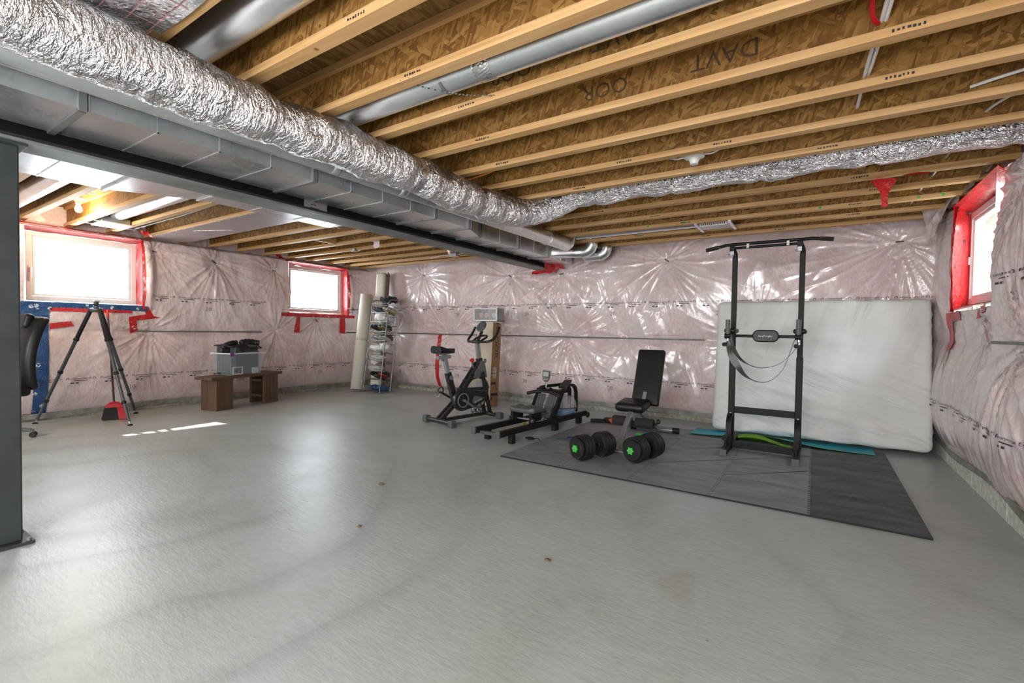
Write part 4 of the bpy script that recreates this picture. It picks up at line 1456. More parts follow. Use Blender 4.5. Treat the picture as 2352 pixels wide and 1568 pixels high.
# ------------------------------------------------------------------ interlocking foam tiles
TX0, TY0, TW, TD, TH = -2.376, 3.485, 0.592, 0.565, 0.012
def teeth(L, n, amp):
    out = []
    p = L / n
    for k in range(n):
        s = amp if k % 2 == 0 else -amp
        out += [(k * p + p * .12, s), (k * p + p * .88, s)]
    return out
col_w = ['leftmost column', 'second column', 'middle column', 'fourth column', 'dark rightmost column']
row_w = ['front row', 'second row', 'third row', 'back row']
for i in range(5):
    for j in range(4):
        g = 0.0028
        pts = []
        n = 24
        if j > 0: pts += [(u, s - 0) for u, s in teeth(TW, n, .008)]
        else: pts += [(0, 0), (TW, 0)]
        if i < 4: pts += [(TW + s - g, u) for u, s in teeth(TD, n, .008)]
        else: pts += [(TW, 0), (TW, TD)]
        if j < 3: pts += [(u, TD + s - g) for u, s in reversed(teeth(TW, n, .008))]
        else: pts += [(TW, TD), (0, TD)]
        if i > 0: pts += [(s, u) for u, s in reversed(teeth(TD, n, .008))]
        else: pts += [(0, TD), (0, 0)]
        cl = []
        for p in pts:
            if not cl or (abs(p[0] - cl[-1][0]) + abs(p[1] - cl[-1][1])) > 1e-4:
                cl.append(p)
        mb = MB()
        mb.prism(cl, (0, 0, TH / 2), (1, 0, 0), (0, 1, 0), TH)
        mb.mi = [0, 0] + [1] * len(cl)  # edge faces darkened in colour against the brightening from the fill lights
        o = mb.build('foam_tile', [MAT_DARK if i == 4 else MAT_GREY, FOAM], smooth=0)
        o.location = (TX0 + i * TW, TY0 + j * TD, 0.0)
        tag(o, '%s interlocking foam floor tile in the gym mat, %s, %s' % ('black' if i == 4 else 'worn grey', row_w[j], col_w[i]), 'floor tile', 'interlocking foam tiles of the gym mat')
MZ = TH

# ------------------------------------------------------------------ mattress
def mat_sheet():
    m, nt, b = new_mat('white_cotton_cover')
    nt.links.new(ramp(nt, noise(nt, coords(nt), 3.0, 2), [(0.3, (0.66, 0.685, 0.66)), (0.7, (0.74, 0.76, 0.74))]), b.inputs['Base Color'])
    b.inputs['Roughness'].default_value = 0.75
    def folds(ang, sx, sz, seed):
        tc0 = nd(nt, 'ShaderNodeTexCoord')
        mp = nd(nt, 'ShaderNodeMapping', vector_type='TEXTURE')
        mp.inputs['Location'].default_value = (seed, 0, 0)
        mp.inputs['Rotation'].default_value = (0, ang, 0)
        mp.inputs['Scale'].default_value = (1 / sx, 1, 1 / sz)
        nt.links.new(tc0.outputs['Object'], mp.inputs['Vector'])
        return noise(nt, mp.outputs[0], 1.0, 3, 0.5, 0.35)
    f1 = folds(0.42, 0.9, 6.5, 0.0)
    f2 = folds(0.30, 6.0, 1.0, 2.0)
    w = nd(nt, 'ShaderNodeSeparateXYZ')
    tc = nd(nt, 'ShaderNodeTexCoord')
    nt.links.new(tc.outputs['Object'], w.inputs[0])
    k = ramp(nt, math_(nt, 'ADD', w.outputs[2], 0.5), [(0.35, 0.0), (0.85, 1.0)])
    bump(nt, b, mix(nt, k, f1, f2), 1.0, 0.055)
    return m
SHEET = mat_sheet()
def mat_fn(P, nr):
    x, z = P.x, P.z
    d = 0.0
    # draped folds: fans rising to the upper right and level creases near the bottom
    u = x * .55 + z * .83
    v = -x * .83 + z * .55
    d += .030 * (1 - abs(sin(9 * u + 1.6 * sin(v * 2.2)))) ** 2 * max(0, min(1, (.55 - z) * 1.2)) * max(0, min(1, (0.95 - abs(x)) * 2))
    d += .030 * (1 - abs(sin(13 * (z + .18 * x * x) + .8 * sin(3 * x)))) ** 3 * max(0, min(1, (-.15 - z) * 2.2))
    d += .011 * sin(24 * x + 5 * sin(4 * z)) * max(0, min(1, (z - .35) * 3)) * max(0, min(1, x + .5))
    d += .030 * mnoise.noise(Vector((x * 2, z * 2, 3)))
    d += .004 * mnoise.noise(Vector((x * 9, z * 5, 1)))
    s = Vector((0, 0, 0))
    if nr.y < -.3:
        s = Vector((0, -d, 0))
    elif abs(nr.x) > .5 or abs(nr.z) > .5:
        s = nr * (.010 * mnoise.noise(Vector((x * 3, z * 4, P.y * 3))) + .005 * sin(z * 55 + x * 20))
    return P + s
mb = rounded_box((1.93, .24, 1.50), .055, (90, 6, 76), mat_fn)
o = mb.build('mattress', SHEET, smooth=180, merge=True)
LEAN = radians(11.0)
o.rotation_euler = (-LEAN, 0, radians(1.5))
o.location = (-.02, 5.745 + .12 + .75 * sin(LEAN) + .002, .75 * cos(LEAN) + .12 * sin(LEAN) + .012)
tag(o, 'white mattress in a creased cotton cover leaning against the back wall', 'mattress')

# ------------------------------------------------------------------ yoga mats under the mattress
t = thing('yoga_mat', 'teal yoga mat with green underside pinned under the mattress edge', 'yoga mat')
rows, rows2 = [], []
for j in range(9):
    r1, r2 = [], []
    for i in range(61):
        u = i / 60
        x = -1.16 + 1.66 * u
        y0 = 5.455 + .11 * u
        y = y0 + (5.86 - y0) * j / 8
        k = exp(-((x + .42) / .34) ** 2)
        z = MZ + .004 + .060 * k * (1 - j / 8) ** 1.2 + .012 * (1 - j / 8) * (1 - u)
        r1.append((x, y, z + .004)); r2.append((x, y, z))
    rows.append(r1); rows2.append(r2)
MB().grid(rows).build('top_face', TEAL, t, recalc=False)
b_ = MB(); b_.grid(rows2); b_.grid([rows2[0], rows[0]]); b_.build('underside', LIME, t, recalc=False)
mb = MB()
mb.grid([[(-.66 + .54 * i / 20, 5.36 + .16 * j / 6 + .02 * sin(i * .25), MZ + .004 + .085 * exp(-((i - 5) / 9.0) ** 2) * sin(pi * min(1, .25 + j / 6 * .8))) for i in range(21)] for j in range(7)])
o = mb.build('folded_mat', LIME, None, recalc=False)
so = o.modifiers.new('thickness', 'SOLIDIFY'); so.thickness = .006; so.offset = 1
tag(o, 'folded dark green exercise mat behind the base of the pull-up tower', 'exercise mat')

# ------------------------------------------------------------------ pull-up tower
t = thing('pull_up_tower', 'black pull-up and dip tower standing in front of the white mattress', 'pull-up tower', (-.412, 5.15, MZ))
XLp, XRp = -.285, .290
def sq(p0, p1, w, h, name, m=BLACK_PAINT, parent=t, bev=.004, upv=(0, 1, 0)):
    b_ = MB(); b_.bar(p0, p1, w, h, upv)
    return b_.build(name, m, parent, smooth=0, bevel=bev)
for s, x in ((-1, XLp), (1, XRp)):
    sq((x, -.46, .032), (x, .42, .032), .056, .056, 'base_rail', upv=(0, 0, 1))
    mb = MB(); mb.box(x - .030, x + .030, -.468, -.455, .0, .062); mb.build('end_cap', GREY_PLASTIC, t, smooth=0, bevel=.003)
    mb = MB(); mb.box(x - .030, x + .030, .41, .423, .0, .062); mb.build('end_cap', GREY_PLASTIC, t, smooth=0, bevel=.003)
    sq((x, 0, .06), (x, 0, .92), .056, .056, 'lower_post')
    sq((x, 0, .90), (x, 0, 1.90), .046, .046, 'upper_post')
    # curved brace between post and rail
    pts = smooth_path([(x, -.01, .33), (x, -.09, .325), (x, -.145, .27), (x, -.165, .17), (x, -.165, .06)], 5)
    mb = MB(); mb.ribbon(pts, (.024, 0, 0), .022); mb.build('curved_brace', BLACK_PAINT, t)
    # push-up handle
    mb = MB()
    pts = smooth_path([(x, -.30, .06), (x, -.30, .13), (x, -.315, .155), (x, -.35, .158)], 5)
    mb.tube(pts, .014, 10); hb = mb.build('push_up_post', BLACK_PAINT, t)
    mb = MB(); mb.tube([(x, -.335, .158), (x, -.43, .158)], .022, 14); mb.build('foam_grip', FOAM, hb)
    # neck of the upper post
    pts = smooth_path([(x, 0, 1.86), (x - .0, -.005, 1.93), (x - .02, -.03, 1.985), (x - .02, -.035, 2.01)], 5)
    mb = MB(); mb.tube(pts, .022, 12); mb.build('post_neck', BLACK_PAINT, t)
    mb = MB(); mb.box(x - .045, x + .0, -.065, -.005, 1.955, 2.005); mb.build('bar_clamp', BLACK_PAINT, t, smooth=0, bevel=.003)
    mb = MB(); mb.tube([(x - .06, -.035, 1.92), (x - .035, -.035, 1.925)], .010, 8); mb.box(x - .04, x - .008, -.05, -.02, 1.915, 1.957); mb.build('rope_hook', MID_GREY, t, smooth=0)
    # dip station: arm rest, upright grip and front grip
    mb = MB(); mb.bar((x, .02, 1.115), (x - .005 * s, -.28, 1.115), .036, .036, (0, 0, 1)); mb.build('dip_arm', BLACK_PAINT, t, smooth=0, bevel=.003)
    mb = rounded_box((.105, .24, .045), .02, (3, 4, 2)); ob = mb.build('arm_pad', VINYL_BLACK, t, smooth=180, merge=True); ob.location = (x, -.12, 1.165)
    mb = MB(); mb.tube([(x - .008, -.30, 1.11), (x - .008, -.30, 1.27)], .021, 14); mb.build('upright_grip', GREY_PLASTIC, t)
    mb = MB(); mb.cyl((x - .034, -.30, 1.115), (x + .018, -.30, 1.115), .027, 14); mb.build('grip_hub', BLACK_PAINT, t)
    pts = smooth_path([(x - .005, -.30, 1.11), (x - .005, -.30, 1.06), (x - .015, -.33, 1.035)], 4)
    mb = MB(); mb.tube(pts, .013, 10); mb.build('grip_stem', SILVER, t)
    mb = MB(); mb.tube([(x - .015, -.30, 1.035), (x - .020, -.42, 1.035)], .019, 14); mb.build('front_grip', FOAM, t)
    for z in (.34, .10, .30):
        mb = MB(); mb.lathe([(.0, 0), (.011, 0), (.011, .006), (.006, .012), (.0, .012)], (x + s * .0, -.029, z), (0, -1, 0), 8, False); mb.build('bolt', SILVER, t)
sq((XLp + .028, 0, .375), (XRp - .028, 0, .375), .044, .062, 'cross_bar', upv=(0, 0, 1))
sq((XLp + .028, -.10, .048), (XRp - .028, -.10, .048), .05, .062, 'base_cross_bar', upv=(0, 0, 1))
sq((XLp + .02, .0, 1.115), (XRp - .02, .0, 1.115), .030, .030, 'backrest_bar', upv=(0, 0, 1))
# pull-up bar with angled ends
mb = MB()
pts = smooth_path([(-.545, -.035, 1.985), (-.40, -.035, 2.012), (-.33, -.035, 2.022), (0, -.035, 2.022), (.30, -.035, 2.022), (.37, -.035, 2.022), (.51, -.035, 2.002)], 6)
mb.tube(pts, .0155, 14); mb.build('pull_up_bar', BLACK_PAINT, t)
for a, b_ in (((-.555, -.035, 1.983), (-.44, -.035, 2.004)), ((.42, -.035, 2.017), (.525, -.035, 2.000))):
    mb = MB(); mb.tube([a, b_], .0195, 14); mb.build('end_grip', FOAM, t)
mb = MB(); mb.tube([(XLp, -.035, 1.985), (XRp, -.035, 1.985)], .013, 12); mb.build('support_bar', BLACK_PAINT, t)
for x in (-.17, .17):
    mb = MB(); mb.bar((x, -.035, 1.975), (x, -.035, 2.025), .022, .030, (0, 1, 0)); mb.build('bar_bracket', MID_GREY, t, smooth=0)
# stadium-shaped back pad with lettering
pad = []
for sx in (1, -1):
    for k in range(13):
        a = -pi / 2 + pi * k / 12
        pad.append((sx * (.062 + .052 * cos(a)), sx * .058 * sin(a)))
mb = MB(); mb.prism(pad, (.004, -.035, 1.118), (1, 0, 0), (0, 0, 1), .045)
bp_ = mb.build('back_pad', VINYL_BLACK, t, smooth=30, bevel=.010, segs=3)
mb = MB(); text_on(mb, 'BangTong&Li', (.004, -.0585, 1.110), (1, 0, 0), (0, 0, 1), .0165); mb.build('lettering', WHITE_PRINT, bp_, smooth=0)

# resistance band looped over the dip handles
BAND = plain('grey_rubber_band', (0.055, 0.058, 0.062), 0.4, var=.08)
T0 = Vector((-.412, 5.15, MZ))
def bandpts(c): return [T0 + p for p in smooth_path(c, 8)]
mb = MB()
p1 = bandpts([(-.27, -.31, 1.10), (-.235, -.33, 1.00), (-.17, -.35, .90), (-.08, -.36, .845), (.02, -.36, .83), (.14, -.35, .87), (.23, -.33, .96), (.275, -.35, 1.03)])
w = [Vector((0, .028, .0)).lerp(Vector((.012, .0, .028)), max(0, 1 - i / 22)) * (1 if i < 40 else .6) for i in range(len(p1))]
mb.ribbon(p1, w, .004)
p2 = bandpts([(-.285, -.36, 1.05), (-.255, -.36, .95), (-.19, -.36, .83), (-.12, -.36, .745), (-.02, -.36, .70), (.08, -.36, .72), (.17, -.35, .82), (.215, -.34, .95), (.255, -.31, 1.09)])
w = [Vector((0, .026, 0)).lerp(Vector((.030, .0, .016)), max(0, 1 - abs(i - 12) / 16)) for i in range(len(p2))]
mb.ribbon(p2, w, .004)
tag(mb.build('resistance_band', BAND, smooth=60), 'long grey rubber resistance band looped over the tower dip handles', 'resistance band')

# ------------------------------------------------------------------ weight bench
t = thing('weight_bench', 'adjustable black weight bench with upright backrest on the gym mat', 'weight bench', (-1.53, 4.20, MZ))
def bpad(size, r, loc, rot, name, m=VINYL_BLACK, n=(6, 6, 3)):
    o_ = rounded_box(size, r, n).build(name, m, t, smooth=180, merge=True)
    o_.location = loc
    o_.rotation_euler = rot
    return o_
bk = bpad((.29, .62, .065), .025, (.035, .80, .655), (radians(68), 0, 0), 'backrest_pad')
bpad((.305, .30, .092), .043, (-.03, .50, .385), (radians(6), 0, radians(2)), 'seat_pad')
mb = MB(); mb.bar((-.02, .03, .012), (.01, .34, .33), .05, .06, (0, 0, 1)); mb.build('front_leg', SILVER, t, smooth=0, bevel=.004)
mb = MB(); mb.bar((.0, .33, .30), (.03, .75, .33), .05, .06, (0, 0, 1)); mb.build('main_frame', MID_GREY, t, smooth=0, bevel=.004)
mb = MB(); mb.bar((.02, .60, .31), (.03, 1.16, .05), .05, .055, (0, 0, 1)); mb.build('rear_leg', MID_GREY, t, smooth=0, bevel=.004)
mb = MB(); mb.bar((-.02, .46, .34), (-.02, .40, .22), .05, .05, (0, 1, 0)); mb.build('roller_post', SILVER, t, smooth=0, bevel=.004)
mb = MB(); mb.bar((.03, .62, .33), (.03, .72, .50), .04, .04, (0, 1, 0)); mb.build('back_support', MID_GREY, t, smooth=0, bevel=.003)
mb = MB(); mb.tube([(-.20, 1.17, .032), (.24, 1.20, .032)], .029, 16); mb.build('rear_foot', MID_GREY, t)
for x, y in ((-.235, 1.167), (.235, 1.20)):
    mb = MB(); mb.tube([(x - .035, y, .033), (x + .035, y + .005, .033)], .033, 16); mb.build('foot_cap', RUBBER, t)
mb = MB(); mb.tube([(-.14, .015, .012), (.06, .015, .012)], .012, 12); mb.build('front_foot', SILVER, t)
for x0, x1 in ((-.175, .015), (.055, .235)):
    mb = MB(); mb.lathe([(.0, 0), (.044, 0), (.050, .012), (.050, abs(x1 - x0) - .012), (.044, abs(x1 - x0)), (.0, abs(x1 - x0))], (x0, .33, .245), (1, 0, 0), 20, False); mb.build('foam_roller', FOAM, t)
mb = MB(); mb.tube([(-.18, .33, .245), (.26, .33, .245)], .012, 10); mb.build('roller_bar', BLACK_PAINT, t)
mb = MB(); mb.lathe([(.0, 0), (.020, 0), (.024, .012), (.020, .030), (.0, .030)], (.255, .36, .27), (1, 0, 0), 12, False); mb.build('lock_knob', RUBBER, t)
mb = MB(); mb.prism([(.075 * cos(a), .075 * sin(a)) for a in np.linspace(-.3, pi + .3, 14)], (.062, .60, .31), (0, 1, 0), (0, 0, 1), .008); mb.build('angle_plate', SILVER, t, smooth=0)
for k in range(5):
    a = .1 + k * .7
    mb = MB(); mb.cyl((.065, .60 + .055 * cos(a), .31 + .055 * sin(a)), (.069, .60 + .055 * cos(a), .31 + .055 * sin(a)), .008, 8); mb.build('angle_hole', INK, t)

# ------------------------------------------------------------------ dumbbells
def dumbbell(label, c, ang):
    t_ = thing('dumbbell', label, 'dumbbell', (c[0], c[1], MZ + .113), ang, 'adjustable dumbbells on the gym mat')
    def plate(x, r, th, nm='weight_plate'):
        b_ = MB()
        b_.lathe([(.013, 0), (r * .62, .0), (r * .66, -.0), (r * .70, .004), (r * .92, .004), (r * .97, .0), (r, .006), (r, th - .006), (r * .97, th), (r * .92, th - .004), (r * .70, th - .004), (r * .62, th), (.013, th)], (x, 0, 0), (1, 0, 0), 36)
        p_ = b_.build(nm, RUBBER, t_, smooth=30)
        b_ = MB()
        for k in range(10):
            a = 2 * pi * k / 10
            for xx in (x - .001, x + th + .001):
                b_.obox((xx, cos(a) * r * .45, sin(a) * r * .45), (.004, .003, r * .26), Matrix.Rotation(-a + pi / 2, 3, 'X'))
        q = b_.build('rib', RUBBER, p_, smooth=0)
        q['kind'] = 'stuff'
        return p_
    b_ = MB(); b_.tube([(-.235, 0, 0), (.235, 0, 0)], .0125, 14); b_.build('bar', SILVER, t_)
    b_ = MB(); b_.tube([(-.06, 0, 0), (-.05, 0, 0), (0, 0, 0), (.05, 0, 0), (.06, 0, 0)], [.014, .016, .0175, .016, .014], 14); b_.build('grip', RUBBER, t_)
    for s in (-1, 1):
        for k in range(3):
            x = .072 + k * .036
            plate(x if s > 0 else -x - .034, .112, .034)
        plate(.182 if s > 0 else -.182 - .026, .092, .026)
        b_ = MB()
        star = []
        for k in range(12):
            a = 2 * pi * k / 12
            rr = .036 if k % 2 == 0 else .024
            star.append((rr * cos(a), rr * sin(a)))
        b_.prism(star, (s * .219, 0, 0), (0, 1, 0), (0, 0, 1), .020)
        b_.build('star_collar', GREEN_PLASTIC, t_, smooth=0, bevel=.003)
    return t_
dumbbell('black dumbbell with green collars left of the bench foot', (-1.655, 3.905), radians(68))
dumbbell('black dumbbell with green collars right of the bench foot', (-1.262, 4.130), radians(76))

# small things on the mat
for lab_, x, y, a in (('small green plastic collar chip on the mat, nearer to the camera', -1.62, 5.09, .3), ('small green plastic collar chip beside the bench rear foot', -1.505, 5.28, -.2)):
    b_ = MB(); b_.box(-.028, .028, -.016, .016, 0, .016)
    o = b_.build('collar_chip', GREEN_PLASTIC, smooth=0, bevel=.005)
    o.location = (x, y, MZ); o.rotation_euler = (0, 0, a)
    tag(o, lab_, 'clip', 'green plastic chips on the mat')
NAVY = plain('navy_cord', (0.01, 0.035, 0.10), 0.45, var=.15)
t = thing('jump_rope', 'coiled navy blue jump rope lying on the mat by the dumbbells', 'jump rope', (-2.09, 4.44, MZ))
mb = MB()
pts = [(-.16, -.10, .006), (-.10, -.07, .006), (-.03, -.05, .008)]
for k in range(26):
    a = k * .55
    pts.append((.02 + (.05 + .002 * k) * cos(a), -.03 + (.035 + .001 * k) * sin(a), .008 + .001 * k))
mb.tube(smooth_path(pts, 4), .0065, 6); mb.build('rope', NAVY, t)
mb = MB(); mb.tube(arc((.10, .13, .008), .05, 0, 6.1, 20, (1, 0, 0), (0, .7, 0)), .008, 6); mb.build('rope_loop', plain('blue_cord', (.02, .11, .32), .4), t)
mb = MB(); mb.tube([(-.02, -.05, .014), (.07, -.03, .016)], .013, 10); mb.build('rope_handle', NAVY, t)
ORANGE = plain('orange_fabric', (0.85, 0.14, 0.01), 0.7, var=.1)
t = thing('workout_gloves', 'pair of black and orange workout gloves on the mat edge', 'gloves', (-2.11, 5.55, MZ))
mb = MB(); mb.sphere((.0, 0, .030), (.11, .07, .035), 20, 12, blob_fn(2, .5, 3)); mb.build('glove', RUBBER, t, smooth=180)
mb = MB(); mb.sphere((.05, -.035, .034), (.075, .05, .030), 20, 12, blob_fn(5, .5, 3)); mb.build('glove_back', ORANGE, t, smooth=180)
for k in range(4):
    mb = MB(); mb.tube(smooth_path([(.07 + .01 * k, -.04 + .025 * k, .03), (.12, -.045 + .028 * k, .035), (.15, -.04 + .03 * k, .016)], 4), .012, 8); mb.build('finger', ORANGE if k % 2 else RUBBER, t)
mb = MB(); mb.tube([(-2.34, 5.43, MZ + .024), (-2.20, 5.50, MZ + .024)], .023, 14)
tag(mb.build('massage_stick', FOAM), 'short black foam grip stick lying left of the gloves', 'grip')

# ------------------------------------------------------------------ water rower
BLUE_WATER = mat_frost('blue_water', (0.02, 0.30, 0.70), 0.55, (0.25, 0.6, 0.95))
TANK = mat_frost('clear_tank_plastic', (0.78, 0.80, 0.82), 0.26)
t = thing('water_rower', 'black water rowing machine with clear tank of blue water', 'rowing machine', (-2.735, 3.74, 0), radians(86))
HW = .158
for s in (-1, 1):
    mb = MB(); mb.bar((0, s * HW, .125), (1.80, s * HW, .105), .040, .060, (0, 0, 1)); mb.build('rail', BLACK_PAINT, t, smooth=0, bevel=.003)
    mb = MB(); mb.bar((-.006, s * HW, .125), (.012, s * HW, .125), .052, .072, (0, 0, 1)); mb.build('rail_cap', GREY_PLASTIC, t, smooth=0, bevel=.003)
    mb = MB(); mb.box(.20, .26, s * HW - .026, s * HW + .026, 0, .10); mb.build('leg', BLACK_PAINT, t, smooth=0, bevel=.003)
    mb = MB(); mb.box(1.02, 1.10, s * HW - .026, s * HW + .026, 0, .145); mb.build('middle_leg', BLACK_PAINT, t, smooth=0, bevel=.003)
    mb = MB(); mb.box(1.58, 1.66, s * HW - .024, s * HW + .024, 0, .085); mb.build('front_leg', BLACK_PAINT, t, smooth=0, bevel=.003)
    mb = MB(); mb.lathe([(.0, -.014), (.030, -.014), (.036, -.008), (.036, .008), (.030, .014), (.0, .014)], (1.80, s * (HW + .03), .085), (0, 1, 0), 18, False); mb.build('transport_wheel', RUBBER, t)
    # slanted upright beside the foot plate, then the arch over the tank
    pts = [(1.02, s * HW, .15), (1.20, s * HW, .43)]
    mb = MB(); mb.bar(pts[0], pts[1], .034, .062, (1, 0, 0)); mb.build('upright', BLACK_PAINT, t, smooth=0, bevel=.003)
    pts = smooth_path([(1.17, s * HW, .40), (1.26, s * HW, .455), (1.45, s * HW * .4, .475), (1.64, s * HW * .3, .465), (1.725, s * HW * .3, .40), (1.74, s * HW * .3, .25), (1.74, s * HW * .3, .12)], 6)
    mb = MB(); mb.ribbon(pts, (0, .018, 0), .034); mb.build('tank_arch', BLACK_PAINT, t)
    # foot plate with holes, heel and strap
    mb = MB(); mb.bar((1.03, s * .072, .22), (1.135, s * .072, .40), .105, .014, (1, 0, -.6)); fp = mb.build('foot_plate', GREY_PLASTIC, t, smooth=0, bevel=.005)
    mb = MB(); mb.bar((.985, s * .072, .145), (1.045, s * .072, .245), .11, .022, (1, 0, -.6)); mb.build('heel_cup', GREY_PLASTIC, t, smooth=0, bevel=.006)
    for k in range(4):
        for q in (-.02, .02):
            px_, pz_ = 1.085 + .013 * k, .31 + .0223 * k
            mb = MB(); mb.cyl((px_ - .010, s * .072 + q, pz_ + .006), (px_ + .001, s * .072 + q, pz_ - .001), .006, 8); mb.build('hole', INK, fp)
    pts = arc((1.02, s * .072, .205), .062, .2, 2.6, 8, (0, 1, 0), (-.6, 0, .5))
    mb = MB(); mb.ribbon(pts, (.010, 0, .018), .004); mb.build('foot_strap', GREY_PLASTIC, t)
mb = MB(); mb.bar((.10, -HW, .10), (.10, HW, .10), .05, .03, (0, 0, 1)); mb.build('rear_cross_bar', GREY_PLASTIC, t, smooth=0, bevel=.003)
mb = MB(); mb.bar((1.19, -HW - .02, .435), (1.19, HW + .02, .435), .05, .04, (0, 0, 1)); mb.build('top_cross_bar', BLACK_PAINT, t, smooth=0, bevel=.003)
mb = MB(); mb.bar((1.02, -HW, .13), (1.20, HW, .13), .06, .02, (0, 0, 1)); mb.build('floor_plate', BLACK_PAINT, t, smooth=0)
# seat on its carriage
def seat_fn(P, nr):
    dz = 0
    if nr.z > .2:
        dz = -.018 * exp(-((abs(P.y) - .075) / .05) ** 2) + .012 * (P.x / .12) ** 2 - .012 * exp(-(P.y / .03) ** 2) * (P.x < 0)
    sx = 1 - .25 * (P.y / .17) ** 2
    return Vector((P.x * sx, P.y, P.z + dz))
o = rounded_box((.25, .34, .06), .025, (10, 14, 2), seat_fn).build('seat', GREY_PLASTIC, t, smooth=180, merge=True)
o.location = (.70, 0, .275)
for s in (-1, 1):
    mb = MB(); mb.box(.60, .80, s * .125 - .016, s * .125 + .016, .155, .245); mb.build('carriage_plate', BLACK_PAINT, t, smooth=0, bevel=.003)
    for x in (.60, .82):
        mb = MB(); mb.lathe([(.0, -.010), (.020, -.010), (.024, 0), (.020, .010), (.0, .010)], (x, s * HW, .175), (0, 1, 0), 14, False); mb.build('seat_roller', GREY_PLASTIC, t)
mb = MB(); mb.bar((.70, -.13, .165), (.70, .13, .165), .03, .015, (0, 0, 1)); mb.build('carriage_axle', SILVER, t, smooth=0)
# handle, strap rack and monitor
mb = MB(); pts = smooth_path([(1.05, .235, .395), (1.07, .12, .425), (1.075, 0, .432), (1.07, -.12, .425), (1.05, -.235, .395)], 6); mb.tube(pts, [.020 if abs(p.y) > .07 else .013 for p in pts], 12); mb.build('handle', RUBBER, t)
for s in (-1, 1):
    mb = MB(); mb.tube(smooth_path([(1.18, s * .05, .445), (1.12, s * .05, .475), (1.08, s * .05, .455)], 5), .008, 8); mb.build('handle_hook', BLACK_PAINT, t)
mb = MB(); mb.tube([(1.20, .06, .45), (1.20, .06, .53)], .011, 10); mb.build('monitor_stem', MID_GREY, t)
poly = [(-.052, .075), (.052, .075), (.052, .0), (.040, -.045), (.0, -.065), (-.040, -.045), (-.052, .0)]
mb = MB(); mb.prism(poly, (1.19, .06, .595), (0, -1, 0), (.15, 0, 1), .022); mo = mb.build('monitor', GREY_PLASTIC, t, smooth=0, bevel=.006)
mb = MB(); mb.prism([(-.036, .060), (.036, .060), (.036, .005), (-.036, .005)], (1.1785, .06, .595), (0, -1, 0), (.15, 0, 1), .002); mb.build('screen', LCD, mo, smooth=0)
for k in range(7):
    mb = MB(); mb.sphere((1.178 - (.003 if k < 4 else .006), .06 + (.03 - .02 * k if k < 4 else .02 - .02 * (k - 4)), .580 if k < 4 else .562), .005, 8, 6); mb.build('button', WHITE_PRINT, mo)
mb = MB(); mb.bar((1.30, -.10, .47), (1.62, .0, .52), .09, .03, (0, 0, 1)); mb.build('phone_rest', BLACK_PAINT, t, smooth=0, bevel=.005)
mb = MB(); mb.bar((1.40, 0, .40), (1.66, 0, .40), .05, .05, (0, 0, 1)); mb.build('drive_shaft_box', BLACK_PAINT, t, smooth=0, bevel=.004)
# tank, water and paddle
mb = MB(); mb.lathe([(.03, .335), (.11, .330), (.165, .300), (.190, .250), (.195, .205), (.188, .150), (.16, .105), (.10, .085), (.02, .083)], (1.44, 0, .025), (0, 0, 1), 36); mb.build('tank', TANK, t, smooth=60)
mb = MB(); mb.lathe([(.001, .165), (.185, .165), (.184, .150), (.156, .108), (.10, .089), (.001, .087)], (1.44, 0, .026), (0, 0, 1), 36); mb.build('water', BLUE_WATER, t, smooth=60)
mb = MB(); mb.lathe([(.1955, .210), (.201, .213), (.201, .221), (.1955, .224)], (1.44, 0, .0), (0, 0, 1), 36, False); mb.build('tank_seam', GREY_PLASTIC, t)
for k in range(3):
    a = k * 2.1 + .4
    mb = MB(); mb.bar((1.44 + .02 * cos(a), .02 * sin(a), .20), (1.44 + .14 * cos(a), .14 * sin(a), .20), .012, .10, (0, 0, 1)); mb.build('paddle', MID_GREY, t, smooth=0)
# bits on the floor next to the rower
t = thing('small_lock', 'small black buckle strap on the floor beside the rowing machine', 'strap', (-2.50, 4.22, 0))
mb = MB(); mb.sphere((0, 0, .014), (.055, .03, .014), 14, 8, blob_fn(8, .3, 3)); mb.build('buckle', RUBBER, t, smooth=180)
mb = MB(); mb.tube(smooth_path([(.04, .0, .012), (.08, .02, .02), (.11, .01, .006)], 5), .004, 6); mb.build('strap_end', RUBBER, t)
YEL = plain('yellow_rubber', (.80, .52, .12), .5)
TEALB = plain('teal_rubber', (.03, .28, .30), .5)
for nm, lab_, m, (x, y), r in (('massage_ball', 'yellow massage ball behind the rower seat, left one', YEL, (-2.98, 4.86), .040), ('massage_ball', 'yellow massage ball behind the rower seat, right one', YEL, (-2.90, 5.02), .045), ('massage_ball', 'teal massage ball behind the rower seat', TEALB, (-2.80, 5.24), .048)):
    b_ = MB(); b_.sphere((0, 0, 0), r, 20, 14, lambda d: 1 + .03 * sin(d.x * 22) * sin(d.y * 22) * sin(d.z * 22))
    o = b_.build(nm, m, smooth=180); o.location = (x, y, r)
    tag(o, lab_, 'ball', 'massage balls by the rower')

# ------------------------------------------------------------------ exercise bike
BIKE_GREY = plain('bike_silver_grey', (0.30, 0.32, 0.32), 0.35, metal=.35, var=.06)
BIKE_BLACK = plain('bike_gloss_black', (0.024, 0.024, 0.026), 0.28, var=.1)
BIKE_PANEL = plain('bike_grey_panel', (0.13, 0.14, 0.14), 0.35, var=.08)
WHEEL_WHITE = plain('flywheel_pale_grey', (0.52, 0.53, 0.52), 0.35, var=.05)
WHEEL_YELL = plain('flywheel_yellow_ring', (0.62, 0.62, 0.10), 0.4, var=.05)
t = thing('exercise_bike', 'black and grey spin bike with round console and red knob', 'exercise bike', (-3.715, 4.60, 0), radians(80))
def bb(name, p0, p1, w, h, m=BIKE_BLACK, upv=(0, 0, 1), bev=.006, parent=None):
    b_ = MB(); b_.bar(p0, p1, w, h, upv)
    return b_.build(name, m, parent or t, smooth=0, bevel=bev)
